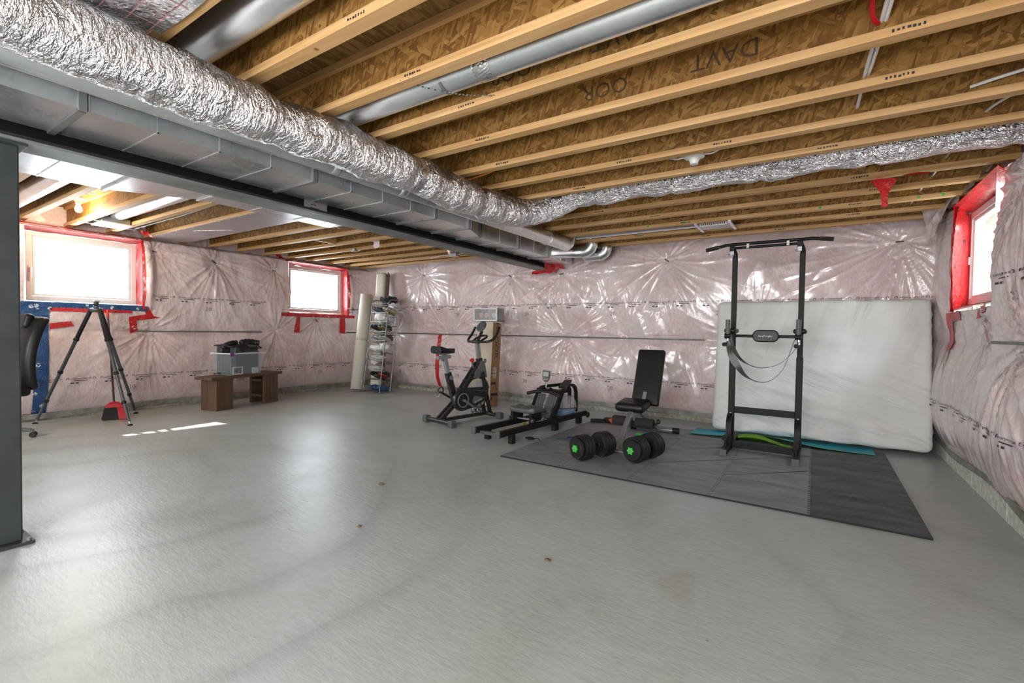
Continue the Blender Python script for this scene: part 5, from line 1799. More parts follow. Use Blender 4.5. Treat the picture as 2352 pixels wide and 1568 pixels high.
# stabiliser bars with grey end caps
for x, hw in ((-.385, .235), (.42, .225)):
    mb = MB(); mb.tube([(x, -hw, .045), (x, hw, .045)], .030, 16); sb = mb.build('stabiliser_bar', BIKE_BLACK, t)
    for s in (-1, 1):
        mb = MB(); mb.box(x - .040, x + .040, s * (hw + .01) - .04, s * (hw + .01) + .04, 0, .085); mb.build('end_cap', GREY_PLASTIC, sb, smooth=0, bevel=.014)
mb = MB(); mb.lathe([(.0, 0), (.013, 0), (.013, .012), (.0, .012)], (.40, -.15, .075), (0, 0, 1), 10, False); mb.build('level_foot', YEL, t)
# frame
bb('floor_tube', (-.36, 0, .05), (.42, 0, .05), .035, .045)
for s in (-1, 1):
    bb('rear_strut', (-.38, s * .035, .06), (-.10, s * .03, .28), .028, .055)
    bb('fork_leg', (.42, s * .055, .06), (.27, s * .055, .60), .028, .055, BIKE_BLACK, (1, 0, 0))
    bb('down_tube', (-.06, s * .03, .36), (.24, s * .03, .72), .03, .055, BIKE_BLACK)
bb('seat_tube', (-.14, 0, .26), (-.255, 0, .62), .055, .075, BIKE_BLACK, (1, 0, 0))
bb('seat_post', (-.245, 0, .58), (-.305, 0, .80), .040, .055, BIKE_GREY, (1, 0, 0))
bb('seat_slider', (-.42, 0, .805), (-.22, 0, .815), .045, .040, BIKE_GREY)
mb = MB(); mb.lathe([(.0, 0), (.022, 0), (.027, .010), (.024, .028), (.0, .028)], (-.235, -.045, .56), (-.5, -.86, 0), 14, False); mb.build('seat_post_knob', GREY_PLASTIC, t)
mb = MB(); mb.lathe([(.0, 0), (.016, 0), (.018, .02), (.0, .02)], (-.34, 0, .785), (0, 0, -1), 12, False); mb.build('slider_knob', GREY_PLASTIC, t)
# saddle
def saddle_row(u):
    # u 0 tail .. 1 nose
    w = .105 * (1 - u) ** .55 + .028 * u + .02 * sin(pi * u) * .3
    zt = .045 + .012 * cos(u * 5) - .02 * u
    return w, zt
rows = []
for i in range(15):
    u = i / 14
    w, zt = saddle_row(u)
    x = -.44 + .27 * u
    row = []
    for k in range(20):
        a = 2 * pi * k / 20
        c_, s_ = cos(a), sin(a)
        yy = w * (abs(c_) ** .7) * (1 if c_ >= 0 else -1)
        zz = (zt if s_ > 0 else .040) * (abs(s_) ** .6) * (1 if s_ >= 0 else -1)
        if s_ > .3: zz -= .016 * exp(-(yy / .02) ** 2)
        row.append((x, yy, .895 + zz))
    rows.append(row + [row[0]])
b_ = MB(); b_.grid(rows); b_.add(rows[0][:-1], [tuple(range(20))]); b_.add(rows[-1][:-1], [tuple(range(19, -1, -1))])
b_.build('saddle', VINYL_BLACK, t, smooth=50, merge=True)
for s in (-1, 1):
    mb = MB(); mb.tube(smooth_path([(-.40, s * .03, .865), (-.33, s * .025, .838), (-.24, s * .02, .855)], 5), .005, 6); mb.build('saddle_rail', SILVER, t)
mb = MB(); mb.cyl((-.32, 0, .81), (-.32, 0, .85), .022, 12); mb.build('saddle_clamp', GREY_PLASTIC, t)
# chain cover on the right side
poly = []
for k in range(15):
    a = pi / 2 + pi * k / 14
    poly.append((-.09 + .135 * cos(a), .275 + .135 * sin(a)))
poly += [(.06, .16), (.34, .255), (.35, .36), (.10, .395)]
mb = MB(); mb.prism(poly, (0, -.075, 0), (1, 0, 0), (0, 0, 1), .055); cc = mb.build('chain_cover', BIKE_BLACK, t, smooth=30, bevel=.012, segs=3)
mb = MB(); mb.prism([(.075, .215), (.28, .275), (.10, .315), (.06, .26)], (0, -.1045, 0), (1, 0, 0), (0, 0, 1), .004); mb.build('cover_panel', BIKE_PANEL, cc, smooth=0)
mb = MB(); text_on(mb, 'BOVNIA', (.165, -.1075, .236), (1, 0, .29), (-.29, 0, 1), .026); mb.build('lettering', WHITE_PRINT, cc, smooth=0)
for r0, r1, m, nm in ((.090, .078, BIKE_GREY, 'cover_ring'), (.050, .0, BIKE_BLACK, 'hub_disc')):
    mb = MB(); mb.lathe([(r1, .0), (r0, .0), (r0, .006), (r1, .006), (r1, .0)], (-.09, -.103, .275), (0, -1, 0), 36, False); mb.build(nm, m, cc)
bb('top_cover_bar', (-.12, -.04, .40), (.35, -.04, .385), .06, .045, BIKE_BLACK)
# flywheel
FC = (.21, 0, .335)
def ring(nm, r0, r1, m, y0, y1, parent):
    b2 = MB(); b2.lathe([(r0, y0), (r1, y0), (r1, y1), (r0, y1), (r0, y0)], FC, (0, -1, 0), 48, False); return b2.build(nm, m, parent)
fly = ring('flywheel', .0, .205, BIKE_BLACK, -.028, .028, t)
ring('wheel_face', .0, .180, WHEEL_WHITE, .027, .031, fly)
ring('wheel_ring', .178, .187, WHEEL_YELL, .0275, .0325, fly)
ring('wheel_inner_ring', .082, .087, WHEEL_YELL, .030, .034, fly)
ring('wheel_hub', .0, .030, BIKE_BLACK, .029, .040, fly)
for k in range(16):
    a = 2 * pi * k / 16
    mb = MB(); mb.bar((FC[0] + .03 * cos(a), -.0325, FC[2] + .03 * sin(a)), (FC[0] + .078 * cos(a), -.0325, FC[2] + .078 * sin(a)), .003, .010, (0, 1, 0)); mb.build('spoke_mark', BIKE_BLACK, fly, smooth=0)
mb = MB(); mb.prism([(.224 * cos(a), .224 * sin(a)) for a in np.linspace(.2, 2.4, 18)] + [(.208 * cos(a), .208 * sin(a)) for a in np.linspace(2.4, .2, 18)], FC, (1, 0, 0), (0, 0, 1), .07); mb.build('wheel_guard', MID_GREY, t, smooth=0)
# head panel and tube
poly = [(.10, .50), (.135, .66), (.27, .745), (.335, .70), (.36, .53), (.28, .56), (.18, .52)]
mb = MB(); mb.prism([(.13, .58), (.27, .755), (.325, .735), (.375, .52), (.30, .575), (.215, .515)], (0, 0, 0), (1, 0, 0), (0, 0, 1), .10); mb.build('head_panel', BIKE_PANEL, t, smooth=0, bevel=.012)
bb('head_tube', (.275, 0, .68), (.262, 0, .78), .055, .075, BIKE_BLACK, (1, 0, 0))
bb('handlebar_post', (.265, 0, .74), (.225, 0, .985), .038, .058, BIKE_GREY, (1, 0, 0))
mb = MB(); mb.lathe([(.0, 0), (.024, 0), (.028, .010), (.024, .030), (.0, .030)], (.32, -.03, .745), (.6, -.8, 0), 14, False); mb.build('post_knob', GREY_PLASTIC, t)
mb = MB(); mb.lathe([(.0, 0), (.014, 0), (.030, .020), (.030, .034), (.020, .044), (.0, .044)], (.145, 0, .735), (-.3, 0, 1), 16, False); mb.build('resistance_knob', RED_KNOB, t)
mb = MB(); mb.tube([(.165, 0, .66), (.148, 0, .735)], .014, 12); mb.build('knob_shaft', GREY_PLASTIC, t)
mb = MB(); mb.bar((.02, 0, .50), (.13, 0, .535), .10, .014, (0, 0, 1)); bh = mb.build('bottle_shelf', BIKE_BLACK, t, smooth=0, bevel=.004)
mb = MB(); mb.bar((.02, 0, .44), (.11, 0, .50), .02, .03, (0, 0, 1)); mb.build('shelf_bracket', BIKE_BLACK, bh, smooth=0)
# handlebars: a wide loop with upturned ends and a centre grip loop
mb = MB()
pts = smooth_path([(.40, .225, 1.185), (.345, .235, 1.09), (.275, .225, 1.02), (.215, .15, .995), (.20, 0, .995), (.215, -.15, .995), (.275, -.225, 1.02), (.345, -.235, 1.09), (.40, -.225, 1.185)], 7)
mb.tube(pts, .0165, 12); mb.build('handlebar', RUBBER, t)
mb = MB()
pts = smooth_path([(.21, .07, 1.00), (.32, .075, 1.055), (.37, .0, 1.075), (.32, -.075, 1.055), (.21, -.07, 1.00)], 7)
mb.tube(pts, .013, 10); mb.build('centre_grip', RUBBER, t)
mb = MB(); mb.bar((.20, -.06, .995), (.20, .06, .995), .05, .045, (0, 0, 1)); mb.build('bar_clamp', BIKE_BLACK, t, smooth=0, bevel=.008)
mb = MB(); mb.bar((.24, 0, 1.01), (.31, 0, 1.13), .05, .014, (1, 0, 0)); mb.build('console_arm', BIKE_BLACK, t, smooth=0, bevel=.004)
mb = MB(); mb.lathe([(.0, .0), (.070, .0), (.078, .010), (.078, .022), (.068, .030), (.0, .030)], (.31, 0, 1.185), (-.85, 0, .55), 28, False); co = mb.build('console', GREY_PLASTIC, t)
mb = MB(); mb.lathe([(.0, .0), (.056, .0), (.056, .002), (.0, .002)], Vector((.31, 0, 1.185)) + Vector((-.85, 0, .55)).normalized() * .0295, (-.85, 0, .55), 28, False); mb.build('screen', plain('console_screen', (.10, .12, .12), .12), co)
# cranks and pedals
for s, (dx, dz) in ((-1, (.155, -.095)), (1, (-.155, .085))):
    y = s * .125
    a = (-.09, y, .275)
    b2 = (-.09 + dx, y, .275 + dz)
    bb('crank_arm', a, b2, .018, .026, SILVER if s < 0 else BIKE_BLACK, (0, 0, 1), .004)
    mb = MB(); mb.obox((b2[0], y + s * .055, b2[2]), (.085, .085, .024)); pe = mb.build('pedal', GREY_PLASTIC, t, smooth=0, bevel=.006)
    mb = MB(); mb.tube(arc((b2[0] + .02, y + s * .055, b2[2] + .01), .052, 0, pi, 10, (0, 1, 0), (.35, 0, 1)), .008, 8); mb.build('toe_cage', RUBBER, pe)
    mb = MB(); mb.tube(arc((b2[0] - .02, y + s * .055, b2[2] - .012), .045, pi, 2 * pi, 10, (0, 1, 0), (.2, 0, 1)), .006, 8); mb.build('pedal_strap', SILVER, pe)
mb = MB(); mb.tube([(-.09, -.13, .275), (-.09, .13, .275)], .016, 12); mb.build('axle', SILVER, t)

# ------------------------------------------------------------------ tall carton with display case on top
BX = thing('tall_cardboard_box', 'tall brown carton with black lettering standing behind the bike', 'box', (-4.17, 5.60, 0.014), radians(10))
tilt = Matrix.Rotation(radians(-4.5), 4, 'X')
WB, DB, HB = .255, .30, 1.255
def on_box(o): 
    o.matrix_parent_inverse = Matrix.Identity(4)
    o.rotation_euler = (radians(-4.5), 0, 0)
    return o
mb = MB(); mb.mat = 0
mb.box(-WB / 2, WB / 2, 0, DB, 0, HB)
mb.mi = [0, 0, 1, 0, 0, 0]
o = on_box(mb.build('carton', [CARD, CARD_PALE], BX, smooth=0, recalc=False))
CBLK = plain('carton_black_print', (0.025, 0.022, 0.020), .6)
xr = WB / 2 + .0012
def cprint(poly, m, nm):
    b2 = MB(); b2.prism(poly, (xr, 0, 0), (0, 1, 0), (0, 0, 1), .002)
    return on_box(b2.build(nm, m, BX, smooth=0))
b2 = MB(); text_on(b2, 'SHADOR', (xr + .0008, .105, 1.03), (0, 0, -1), (0, 1, 0), .115); on_box(b2.build('lettering', CBLK, BX, smooth=0))
cprint([(.07, .42), (.19, .42), (.19, .58), (.07, .58)], plain('carton_label', (.66, .66, .63), .6), 'shipping_label')
b2 = MB()
for k in range(6):
    b2.box(xr + .001, xr + .002, .085, .085 + random.uniform(.05, .09), .545 - k * .02, .551 - k * .02)
on_box(b2.build('label_print', INK, BX, smooth=0))
cprint([(.01, .36), (.17, .36), (.23, .25), (.23, .22), (.17, .32), (.01, .32)], CBLK, 'black_stripe')
cprint([(.04, .15), (.26, .15), (.26, .19), (.04, .19)], CBLK, 'black_stripe')
cprint([(.04, .075), (.10, .13), (.04, .13)], CBLK, 'black_wedge')
cprint([(.20, -.0 + .02), (.24, .02), (.24, .10), (.20, .06)], plain('carton_grey_print', (.2, .19, .18), .6), 'grey_wedge')
cprint([(.09, .005), (.17, .005), (.17, .045), (.09, .045)], plain('carton_orange_print', (.75, .22, .06), .6), 'orange_mark')
# display case: grey frame, glass front and side, round targets inside
CASE_FRAME = plain('silver_case_frame', (0.50, 0.52, 0.52), 0.4, metal=.3, var=.04)
CASE_DARK = plain('case_dark_panel', (0.10, 0.105, 0.105), 0.5, var=.15)
zt = HB * cos(radians(4.5)) + .016
cs = thing('display_case', 'small glass fronted case with pink round discs on the tall carton', 'display case', (-4.20, 5.60 + .105, zt + .014), radians(10))
cw, cd, ch = .40, .26, .20
mb = MB(); mb.box(-cw / 2 + .01, cw / 2 - .01, cd - .02, cd, .012, ch - .012); mb.build('back_panel', CASE_DARK, cs, smooth=0)
for a in ((-cw / 2, cw / 2, 0, cd, 0, .014), (-cw / 2, cw / 2, 0, cd, ch - .014, ch)):
    mb = MB(); mb.box(*a); mb.build('shelf_panel', CASE_FRAME if a[4] else CASE_DARK, cs, smooth=0, bevel=.002)
mb = MB()
for a in ((-cw / 2, cw / 2, -.012, .006, 0, .022), (-cw / 2, cw / 2, -.012, .006, ch - .022, ch), (-cw / 2, -cw / 2 + .022, -.012, .006, .022, ch - .022), (cw / 2 - .022, cw / 2, -.012, .006, .022, ch - .022)):
    mb.box(*a)
mb.build('front_frame', CASE_FRAME, cs, smooth=0, bevel=.002)
mb = MB(); mb.box(-cw / 2 + .02, cw / 2 - .02, -.004, -.002, .02, ch - .02); mb.build('front_glass', TANK, cs, smooth=0)
mb = MB(); mb.box(cw / 2 - .004, cw / 2, .02, cd, .014, ch - .014); mb.build('side_glass', TANK, cs, smooth=0)
mb = MB(); mb.box(-cw / 2, -cw / 2 + .004, .02, cd, .014, ch - .014); mb.build('side_panel', CASE_DARK, cs, smooth=0)
for x in (-.055, .05):
    mb = MB(); mb.box(x - .004, x + .004, .03, cd - .02, .014, ch - .014); mb.build('divider', CASE_FRAME if x > 0 else CASE_DARK, cs, smooth=0)
PINKD = plain('pink_disc', (.75, .30, .33), .5); PALED = plain('pale_disc', (.72, .70, .68), .5)
for x, m in ((-.10, PINKD), (-.01, PINKD), (.115, PALED)):
    mb = MB(); mb.cyl((x, .06, .092), (x, .066, .092), .035, 24); d_ = mb.build('round_disc', m, cs)
    mb = MB(); mb.lathe([(.012, 0), (.020, 0), (.020, .002), (.012, .002), (.012, 0)], (x, .0595, .092), (0, -1, 0), 20, False); mb.build('disc_ring', RED_KNOB if m is PINKD else CASE_FRAME, d_)
    mb = MB(); mb.bar((x, .063, .014), (x, .063, .06), .006, .006, (0, 1, 0)); mb.build('disc_stem', PALED, d_)

# ------------------------------------------------------------------ carpet rolls in the corner
CARPET_BACK = plain('cream_backing', (0.60, 0.58, 0.50), 0.7, var=.06, scale=30, bumps=.15)
def lean(o, base, top):
    d = Vector(top) - Vector(base)
    o.location = base
    o.rotation_mode = 'QUATERNION'
    o.rotation_quaternion = Vector((0, 0, 1)).rotation_difference(d.normalized())
    return d.length
r = .122
t = thing('carpet_roll', 'cream carpet roll with taped middle leaning by the shoe rack', 'carpet roll')
Ln = (Vector((-7.14, 5.92, 1.77)) - Vector((-6.98, 5.57, .03))).length
lean(t, (-6.98, 5.57, .03), (-7.14, 5.92, 1.77))
mb = MB()
pts = []
for k in range(150):                                   # spiral cross-section
    a = k * .26
    rr = r - .022 * a / (2 * pi) * .55
    if rr < .03: break
    pts.append((rr * cos(a + 4.3), rr * sin(a + 4.3)))
rows = [[(x, y, z) for x, y in pts] for z in (0, Ln * .5, Ln)]
b2 = MB(); b2.grid(rows); o = b2.build('rolled_carpet', CARPET_BACK, t, smooth=60, recalc=False)
so = o.modifiers.new('thickness', 'SOLIDIFY'); so.thickness = .009
mb = MB(); mb.tube([(0, 0, Ln * .50), (0, 0, Ln * .52)], r + .006, 28, caps=False); mb.build('tape_band', CLEAR_POLY, t)
t = thing('underlay_roll', 'taller squared off-white roll standing in the back left corner', 'carpet roll')
Ln = (Vector((-7.02, 6.20, 2.17)) - Vector((-6.78, 5.86, .0))).length
lean(t, (-6.78, 5.86, .03), (-7.02, 6.20, 2.17))
o = rounded_box((.20, .20, Ln), .045, (2, 2, 8)).build('folded_roll', CARPET_BACK, t, smooth=60, merge=True)
o.location = (0, 0, Ln / 2); o.rotation_euler = (0, 0, .3)
mb = MB(); mb.box(-.07, .13, .11, .116, 0, Ln); o = mb.build('edge_strip', plain('brown_edge', (.20, .12, .05), .7), t, smooth=0); o.rotation_euler = (0, 0, -.9)

# ------------------------------------------------------------------ shoe rack and shoes
RACK = plain('grey_rack_tube', (0.20, 0.22, 0.23), 0.35, metal=.5, var=.08)
RW, RD, RH = .47, .23, 1.66
t = thing('shoe_rack', 'tall grey tube shoe rack with ten tiers in the corner', 'shoe rack', (-6.63, 5.60, 0), radians(-4))
LEANR = .20       # how far the top lies behind the foot
def rp(x, y, z): return (x, y + LEANR * z / RH, z)
for s in (-1, 1):
    pts = [rp(s * RW / 2, 0, .012), rp(s * RW / 2, 0, 1.0), rp(s * RW / 2, 0, RH - .05)] + [rp(s * RW / 2, .02, RH - .012), rp(s * RW / 2, .06, RH)] + [rp(s * RW / 2, RD - .05, RH), rp(s * RW / 2, RD - .01, RH - .015), rp(s * RW / 2, RD, RH - .06), rp(s * RW / 2, RD, .012)]
    mb = MB(); mb.tube(pts, .0095, 10); mb.build('side_frame', RACK, t)
    mb = MB(); mb.tube([rp(s * RW / 2, -.03, .010), rp(s * RW / 2, RD + .05, .010)], .010, 10); mb.build('foot_bar', RACK, t)
tiers = [.055 + k * .168 for k in range(10)]
for z in tiers:
    for y, dz in ((.0, .03), (RD * .45, -.005), (RD, -.045)):
        mb = MB(); mb.tube([rp(-RW / 2, y, z + dz), rp(RW / 2, y, z + dz)], .0065, 8); mb.build('tier_bar', RACK, t)
    for s in (-1, 1):
        mb = MB(); mb.tube([rp(s * (RW / 2 - .03), .0, z + .03), rp(s * (RW / 2 - .06), RD * .5, z - .01), rp(s * (RW / 2 - .06), RD, z - .045)], .0035, 6); mb.build('tier_wire', RACK, t)
RM = Matrix.Translation((-6.63, 5.60, 0)) @ Matrix.Rotation(radians(-4), 4, 'Z')
def shoe(label, x, tier, upper, sole, L=.27, W_=.095, H=.085, yaw=0.0, zoff=0.0, opening=True, yoff=0.0, group='shoes on the shoe rack'):
    """shoe lying heel down on a sloping tier, toe towards the wall side"""
    z = tiers[tier] + .012 + zoff
    y = .10 + LEANR * z / RH + yoff
    loc = RM @ Vector((x, y, z + .010))
    t_ = thing('shoe', label, 'shoe', loc, 0, group)
    t_.rotation_euler = (radians(-20), 0, radians(-4) + yaw)
    rows = []
    n = 14
    for i in range(n + 1):
        u = i / n                                    # heel 0 .. toe 1, along -y so the toe points to the room
        w = W_ / 2 * (.62 + .55 * sin(pi * min(1, u * .95 + .12)) ** .8) * (1 if u < .9 else (1 - (u - .9) * 5.5))
        h = H * (1.0 - .62 * max(0, min(1, (u - .32) / .45)) ** 1.2) * (1 if u < .93 else 1 - (u - .93) * 5)
        row = []
        for k in range(16):
            a = 2 * pi * k / 16
            c_, s_ = cos(a), sin(a)
            row.append((w * c_, L * (.5 - u), .018 + (h * abs(s_) ** .75 if s_ > 0 else 0)))
        rows.append(row + [row[0]])
    b2 = MB(); b2.grid(rows); b2.add(rows[0][:-1], [tuple(range(16))]); b2.add(rows[-1][:-1], [tuple(range(15, -1, -1))])
    b2.build('upper', upper, t_, smooth=60, merge=True)
    out = []
    for i in range(22):
        a = 2 * pi * i / 22
        yy = cos(a)
        ww = W_ / 2 * (1.06 if yy < 0 else .92)
        out.append((ww * sin(a) * (1 - .12 * (yy > .5)), L * .51 * yy))
    b2 = MB(); b2.prism(out, (0, 0, .010), (1, 0, 0), (0, 1, 0), .020); b2.build('sole', sole, t_, smooth=30, bevel=.004)
    if opening:
        b2 = MB(); b2.sphere((0, L * .30, .018 + H * .97), (W_ * .28, L * .15, .006), 14, 6); b2.build('opening', RUBBER, t_, smooth=180)
        b2 = MB()
        for k in range(4):
            b2.tube([(-W_ * .2, L * (.06 - .06 * k), .02 + H * (.86 - .11 * k)), (0, L * (.06 - .06 * k), .024 + H * (.93 - .11 * k)), (W_ * .2, L * (.06 - .06 * k), .02 + H * (.86 - .11 * k))], .003, 5)
        q = b2.build('laces', PALED if upper is not RUBBER else GREY_PLASTIC, t_); q['kind'] = 'stuff'
    return t_
SG = plain('shoe_dark_grey', (.055, .062, .066), .75, var=.15); SM = plain('shoe_mid_grey', (.14, .16, .165), .8, var=.12)
SP = plain('shoe_pale_grey', (.36, .38, .385), .8, var=.1); SC = plain('shoe_cream', (.55, .53, .43), .8, var=.08)
SB = plain('shoe_blue', (.035, .10, .27), .6, var=.1); SBR = plain('shoe_brown', (.10, .055, .035), .6, var=.15)
SW = plain('sole_white', (.62, .62, .60), .6, var=.05); SY = plain('sole_yellow', (.26, .25, .09), .6, var=.08); SK = plain('shoe_black', (.014, .014, .015), .6, var=.2)
shoe('mid grey slip-on shoe on the very top of the shoe rack, left', -.10, 9, SM, SM, zoff=.055, yaw=.5, yoff=.03)
shoe('mid grey slip-on shoe on the very top of the shoe rack, right', .02, 9, SM, SG, zoff=.055, yaw=.5, yoff=.03)
shoe('dark shoe with trailing laces at the top right of the rack', .15, 9, SG, SK, zoff=.060, yaw=.35, yoff=.03)
shoe('dark grey slip-on heel poking out below the rack top, left', -.19, 8, SG, SM, zoff=.035, yaw=.25)
shoe('dark grey slip-on heel poking out below the rack top, inner', -.10, 8, SG, SM, zoff=.030, yaw=.25)
shoe('cream shoe on the second tier from the rack top', .09, 8, SC, SC, zoff=.03, yaw=.3)
shoe('cream shoe with yellow sole at the right rack post', .18, 8, SC, SY, zoff=.0, yaw=.3)
shoe('white trainer standing in the third tier at right', .14, 7, SW, SW, zoff=.03, L=.22)
shoe('white sandal beside the white trainer in the third tier', .05, 7, SW, SP, zoff=.0, L=.20)
shoe('black running shoe at the left end of the dark trainer tier', -.19, 6, SG, SK, zoff=.05, yaw=.3, yoff=-.02)
shoe('black patterned running shoe second in the dark trainer tier', -.10, 6, SG, SK, zoff=.05, yaw=.3, yoff=-.02)
shoe('dark running shoe with yellow sole third in the trainer tier', .0, 6, SG, SY, zoff=.045, yaw=.35)
shoe('dark running shoe with yellow sole rightmost in the trainer tier', .10, 6, SG, SY, zoff=.045, yaw=.35)
shoe('pale grey knit shoe on the middle tier, left', -.13, 5, SP, SP, zoff=.03, yaw=.1)
shoe('pale grey knit shoe on the middle tier, second', -.03, 5, SP, SW, zoff=.03, yaw=.1)
shoe('brown grey sneaker with white sole on the middle tier', .07, 5, SG, SW, zoff=.035, yaw=.35)
shoe('brown sneaker with white sole at the right of the middle tier', .16, 5, SBR, SW, zoff=.035, yaw=.35)
shoe('black shoe on the second lowest tier of the rack', -.08, 1, SK, SK, zoff=.04, yaw=.3)
shoe('dark brown boot on the second lowest tier of the rack', .07, 1, SBR, SK, H=.11, zoff=.0, yaw=.15)
shoe('black shoe with red tag on the second lowest tier', .17, 1, SK, RED_KNOB, zoff=.05, yaw=.3)
shoe('blue slipper at the bottom of the shoe rack, left', -.08, 0, SB, SB, zoff=-.03, yaw=.35, opening=False)
shoe('blue slipper at the bottom of the shoe rack, middle', .05, 0, SB, SB, zoff=-.03, yaw=.35, opening=False)
shoe('blue slipper at the bottom of the shoe rack, right', .17, 0, SB, SB, zoff=-.03, yaw=.2, opening=False)
BAG = plain('white_plastic_bag', (.66, .67, .65), .4, var=.06, scale=20); BAGG = plain('grey_plastic_bag', (.42, .43, .44), .35, var=.12, scale=20)
def bag(label, x, tier, size, m, seed, zoff=0.0, y=.08):
    z = tiers[tier] + size[2] + zoff
    b2 = MB()
    def f(d):
        v = 1 + .28 * mnoise.noise(Vector((d.x * 2 + seed, d.y * 2, d.z * 2))) + .10 * abs(mnoise.noise(Vector((d.x * 7 + seed, d.y * 7, d.z * 7))))
        return v * (1 if d.z < .6 else 1 - (d.z - .6) * .5)
    b2.sphere((0, 0, 0), size, 26, 18, f)
    o_ = b2.build('plastic_bag', m, smooth=180)
    o_.location = RM @ Vector((x, y + LEANR * z / RH, z))
    return tag(o_, label, 'bag', 'plastic bags stuffed in the shoe rack')
bag('white knotted plastic bag bulging from the upper rack tiers', -.05, 7, (.13, .09, .11), BAG, 2, .0)
bag('white crumpled bag at the left of the middle rack tier', -.07, 4, (.17, .10, .075), BAG, 5, -.01)
bag('white crumpled bag spilling over the right rack post', .17, 4, (.10, .10, .09), BAG, 8, .0)
bag('grey rustling bag one tier below the white bags', -.02, 3, (.19, .10, .075), BAGG, 11, -.02)
bag('small white bag with orange print on the lower rack tiers', -.09, 2, (.085, .07, .065), BAG, 14, .09)
bag('wide grey bag draped over the third lowest tier', -.06, 1, (.19, .10, .07), BAGG, 17, .13)
b2 = MB(); b2.sphere((0, 0, 0), (.035, .03, .025), 14, 8, blob_fn(4, .3, 3))
o = b2.build('orange_pouch', ORANGE, smooth=180); z = tiers[2] + .225; o.location = RM @ Vector((-.05, .03 + LEANR * z / RH, z))
tag(o, 'small orange pouch on top of the small white bag', 'pouch')

# ------------------------------------------------------------------ wooden bench with storage bin
BROWN = mat_lumber('stained_brown_wood', (0.075, 0.040, 0.022), (0.16, 0.095, 0.055), axis=2)
BROWN_H = mat_lumber('stained_brown_top', (0.08, 0.045, 0.025), (0.16, 0.10, 0.06), axis=0)
t = thing('wooden_bench', 'dark brown plank bench with board legs by the left wall', 'bench', (-6.98, 3.55, 0), radians(103))
mb = MB(); mb.box(-.60, .56, -.165, -.005, .420, .460); mb.build('top_plank', BROWN_H, t, smooth=0, bevel=.004)
mb = MB(); mb.box(-.60, .56, .005, .165, .420, .460); mb.build('top_plank', BROWN_H, t, smooth=0, bevel=.004)
for s, x in ((-1, -.40), (1, .36)):
    mb = MB(); mb.box(x - .125, x + .125, -.155, -.117, 0, .420); mb.build('leg_face_board', BROWN, t, smooth=0, bevel=.003)
    mb = MB(); mb.box(x + s * .086, x + s * .124, -.116, .14, 0, .420); mb.build('leg_side_board', BROWN, t, smooth=0, bevel=.003)
    mb = MB(); mb.box(x - .125, x + .085, .10, .14, 0, .420); mb.build('leg_back_board', BROWN, t, smooth=0, bevel=.003)
    for z in (.33, .10):
        mb = MB(); mb.box(x - s * .125 - .02, x - s * .125 + .02, -.112, .10, z, z + .035); mb.build('leg_cleat', BROWN_H, t, smooth=0, bevel=.003)
        mb = MB(); mb.cyl((x - .02, -.157, z + .02), (x - .02, -.1555, z + .02), .006, 8); mb.build('nail_hole', INK, t)
# clear storage bin
BIN = mat_frost('frosted_clear_plastic', (0.50, 0.58, 0.64), 0.30)
PURPLE = plain('purple_latch', (.25, .05, .25), .4)
t = thing('storage_bin', 'clear plastic storage bin on the brown bench', 'storage bin', (-6.98, 3.50, .461), radians(103))
b2 = MB()
def rect(z, w, d): return [(-w, -d, z), (w, -d, z), (w, d, z), (-w, d, z), (-w, -d, z)]
b2.grid([rect(0, .235, .145), rect(.30, .275, .175)])
b2.add(rect(0, .235, .145)[:-1], [(0, 1, 2, 3)])
b2.build('body', BIN, t, smooth=0, recalc=False)
b2 = MB()
for a in ((-.295, .295, -.195, -.172), (-.295, .295, .172, .195), (-.295, -.272, -.172, .172), (.272, .295, -.172, .172)):
    b2.box(a[0], a[1], a[2], a[3], .295, .315)
b2.build('rim', plain('frosted_rim', (.62, .66, .68), .3), t, smooth=0, bevel=.003)
b2 = MB(); b2.box(-.30, -.24, -.20, -.19, .275, .320); b2.build('latch', PURPLE, t, smooth=0, bevel=.003)
# contents
def inbin(name, label, cat, size, loc, m, rz=0.0, bev=.01):
    b3 = MB(); b3.box(-size[0] / 2, size[0] / 2, -size[1] / 2, size[1] / 2, 0, size[2])
    o_ = b3.build(name, m, smooth=0, bevel=bev, segs=3)
    Mt = Matrix.Translation((-6.98, 3.50, .461)) @ Matrix.Rotation(radians(103), 4, 'Z')
    o_.location = Mt @ Vector(loc)
    o_.rotation_euler = (0, 0, radians(103) + rz)
    return tag(o_, label, cat)
inbin('hard_case', 'dark grey hard case standing in the bin, behind', 'case', (.36, .10, .41), (-.06, .09, .006), plain('case_charcoal', (.05, .052, .052), .5))
inbin('hard_case', 'dark green grey hard case standing in the bin, in front', 'case', (.38, .11, .395), (.04, -.055, .006), plain('case_green_grey', (.065, .08, .08), .45))
inbin('white_carton', 'small white carton inside the clear bin at right', 'box', (.10, .022, .085), (.16, -.125, .006), SW, 0, .003)
b3 = MB()
for a in ((-.08, .08, 0, .016), (-.08, .08, .094, .110), (-.08, -.064, .016, .094), (.064, .08, .016, .094)):
    b3.box(a[0], a[1], -.006, .006, a[2], a[3])
o = b3.build('picture_frame', PALED, smooth=0, bevel=.002)
Mt = Matrix.Translation((-6.98, 3.50, .461)) @ Matrix.Rotation(radians(103), 4, 'Z')
o.location = Mt @ Vector((-.13, -.132, .006)); o.rotation_euler = (0, 0, radians(103))
tag(o, 'small pale picture frame inside the clear bin at left', 'picture frame')
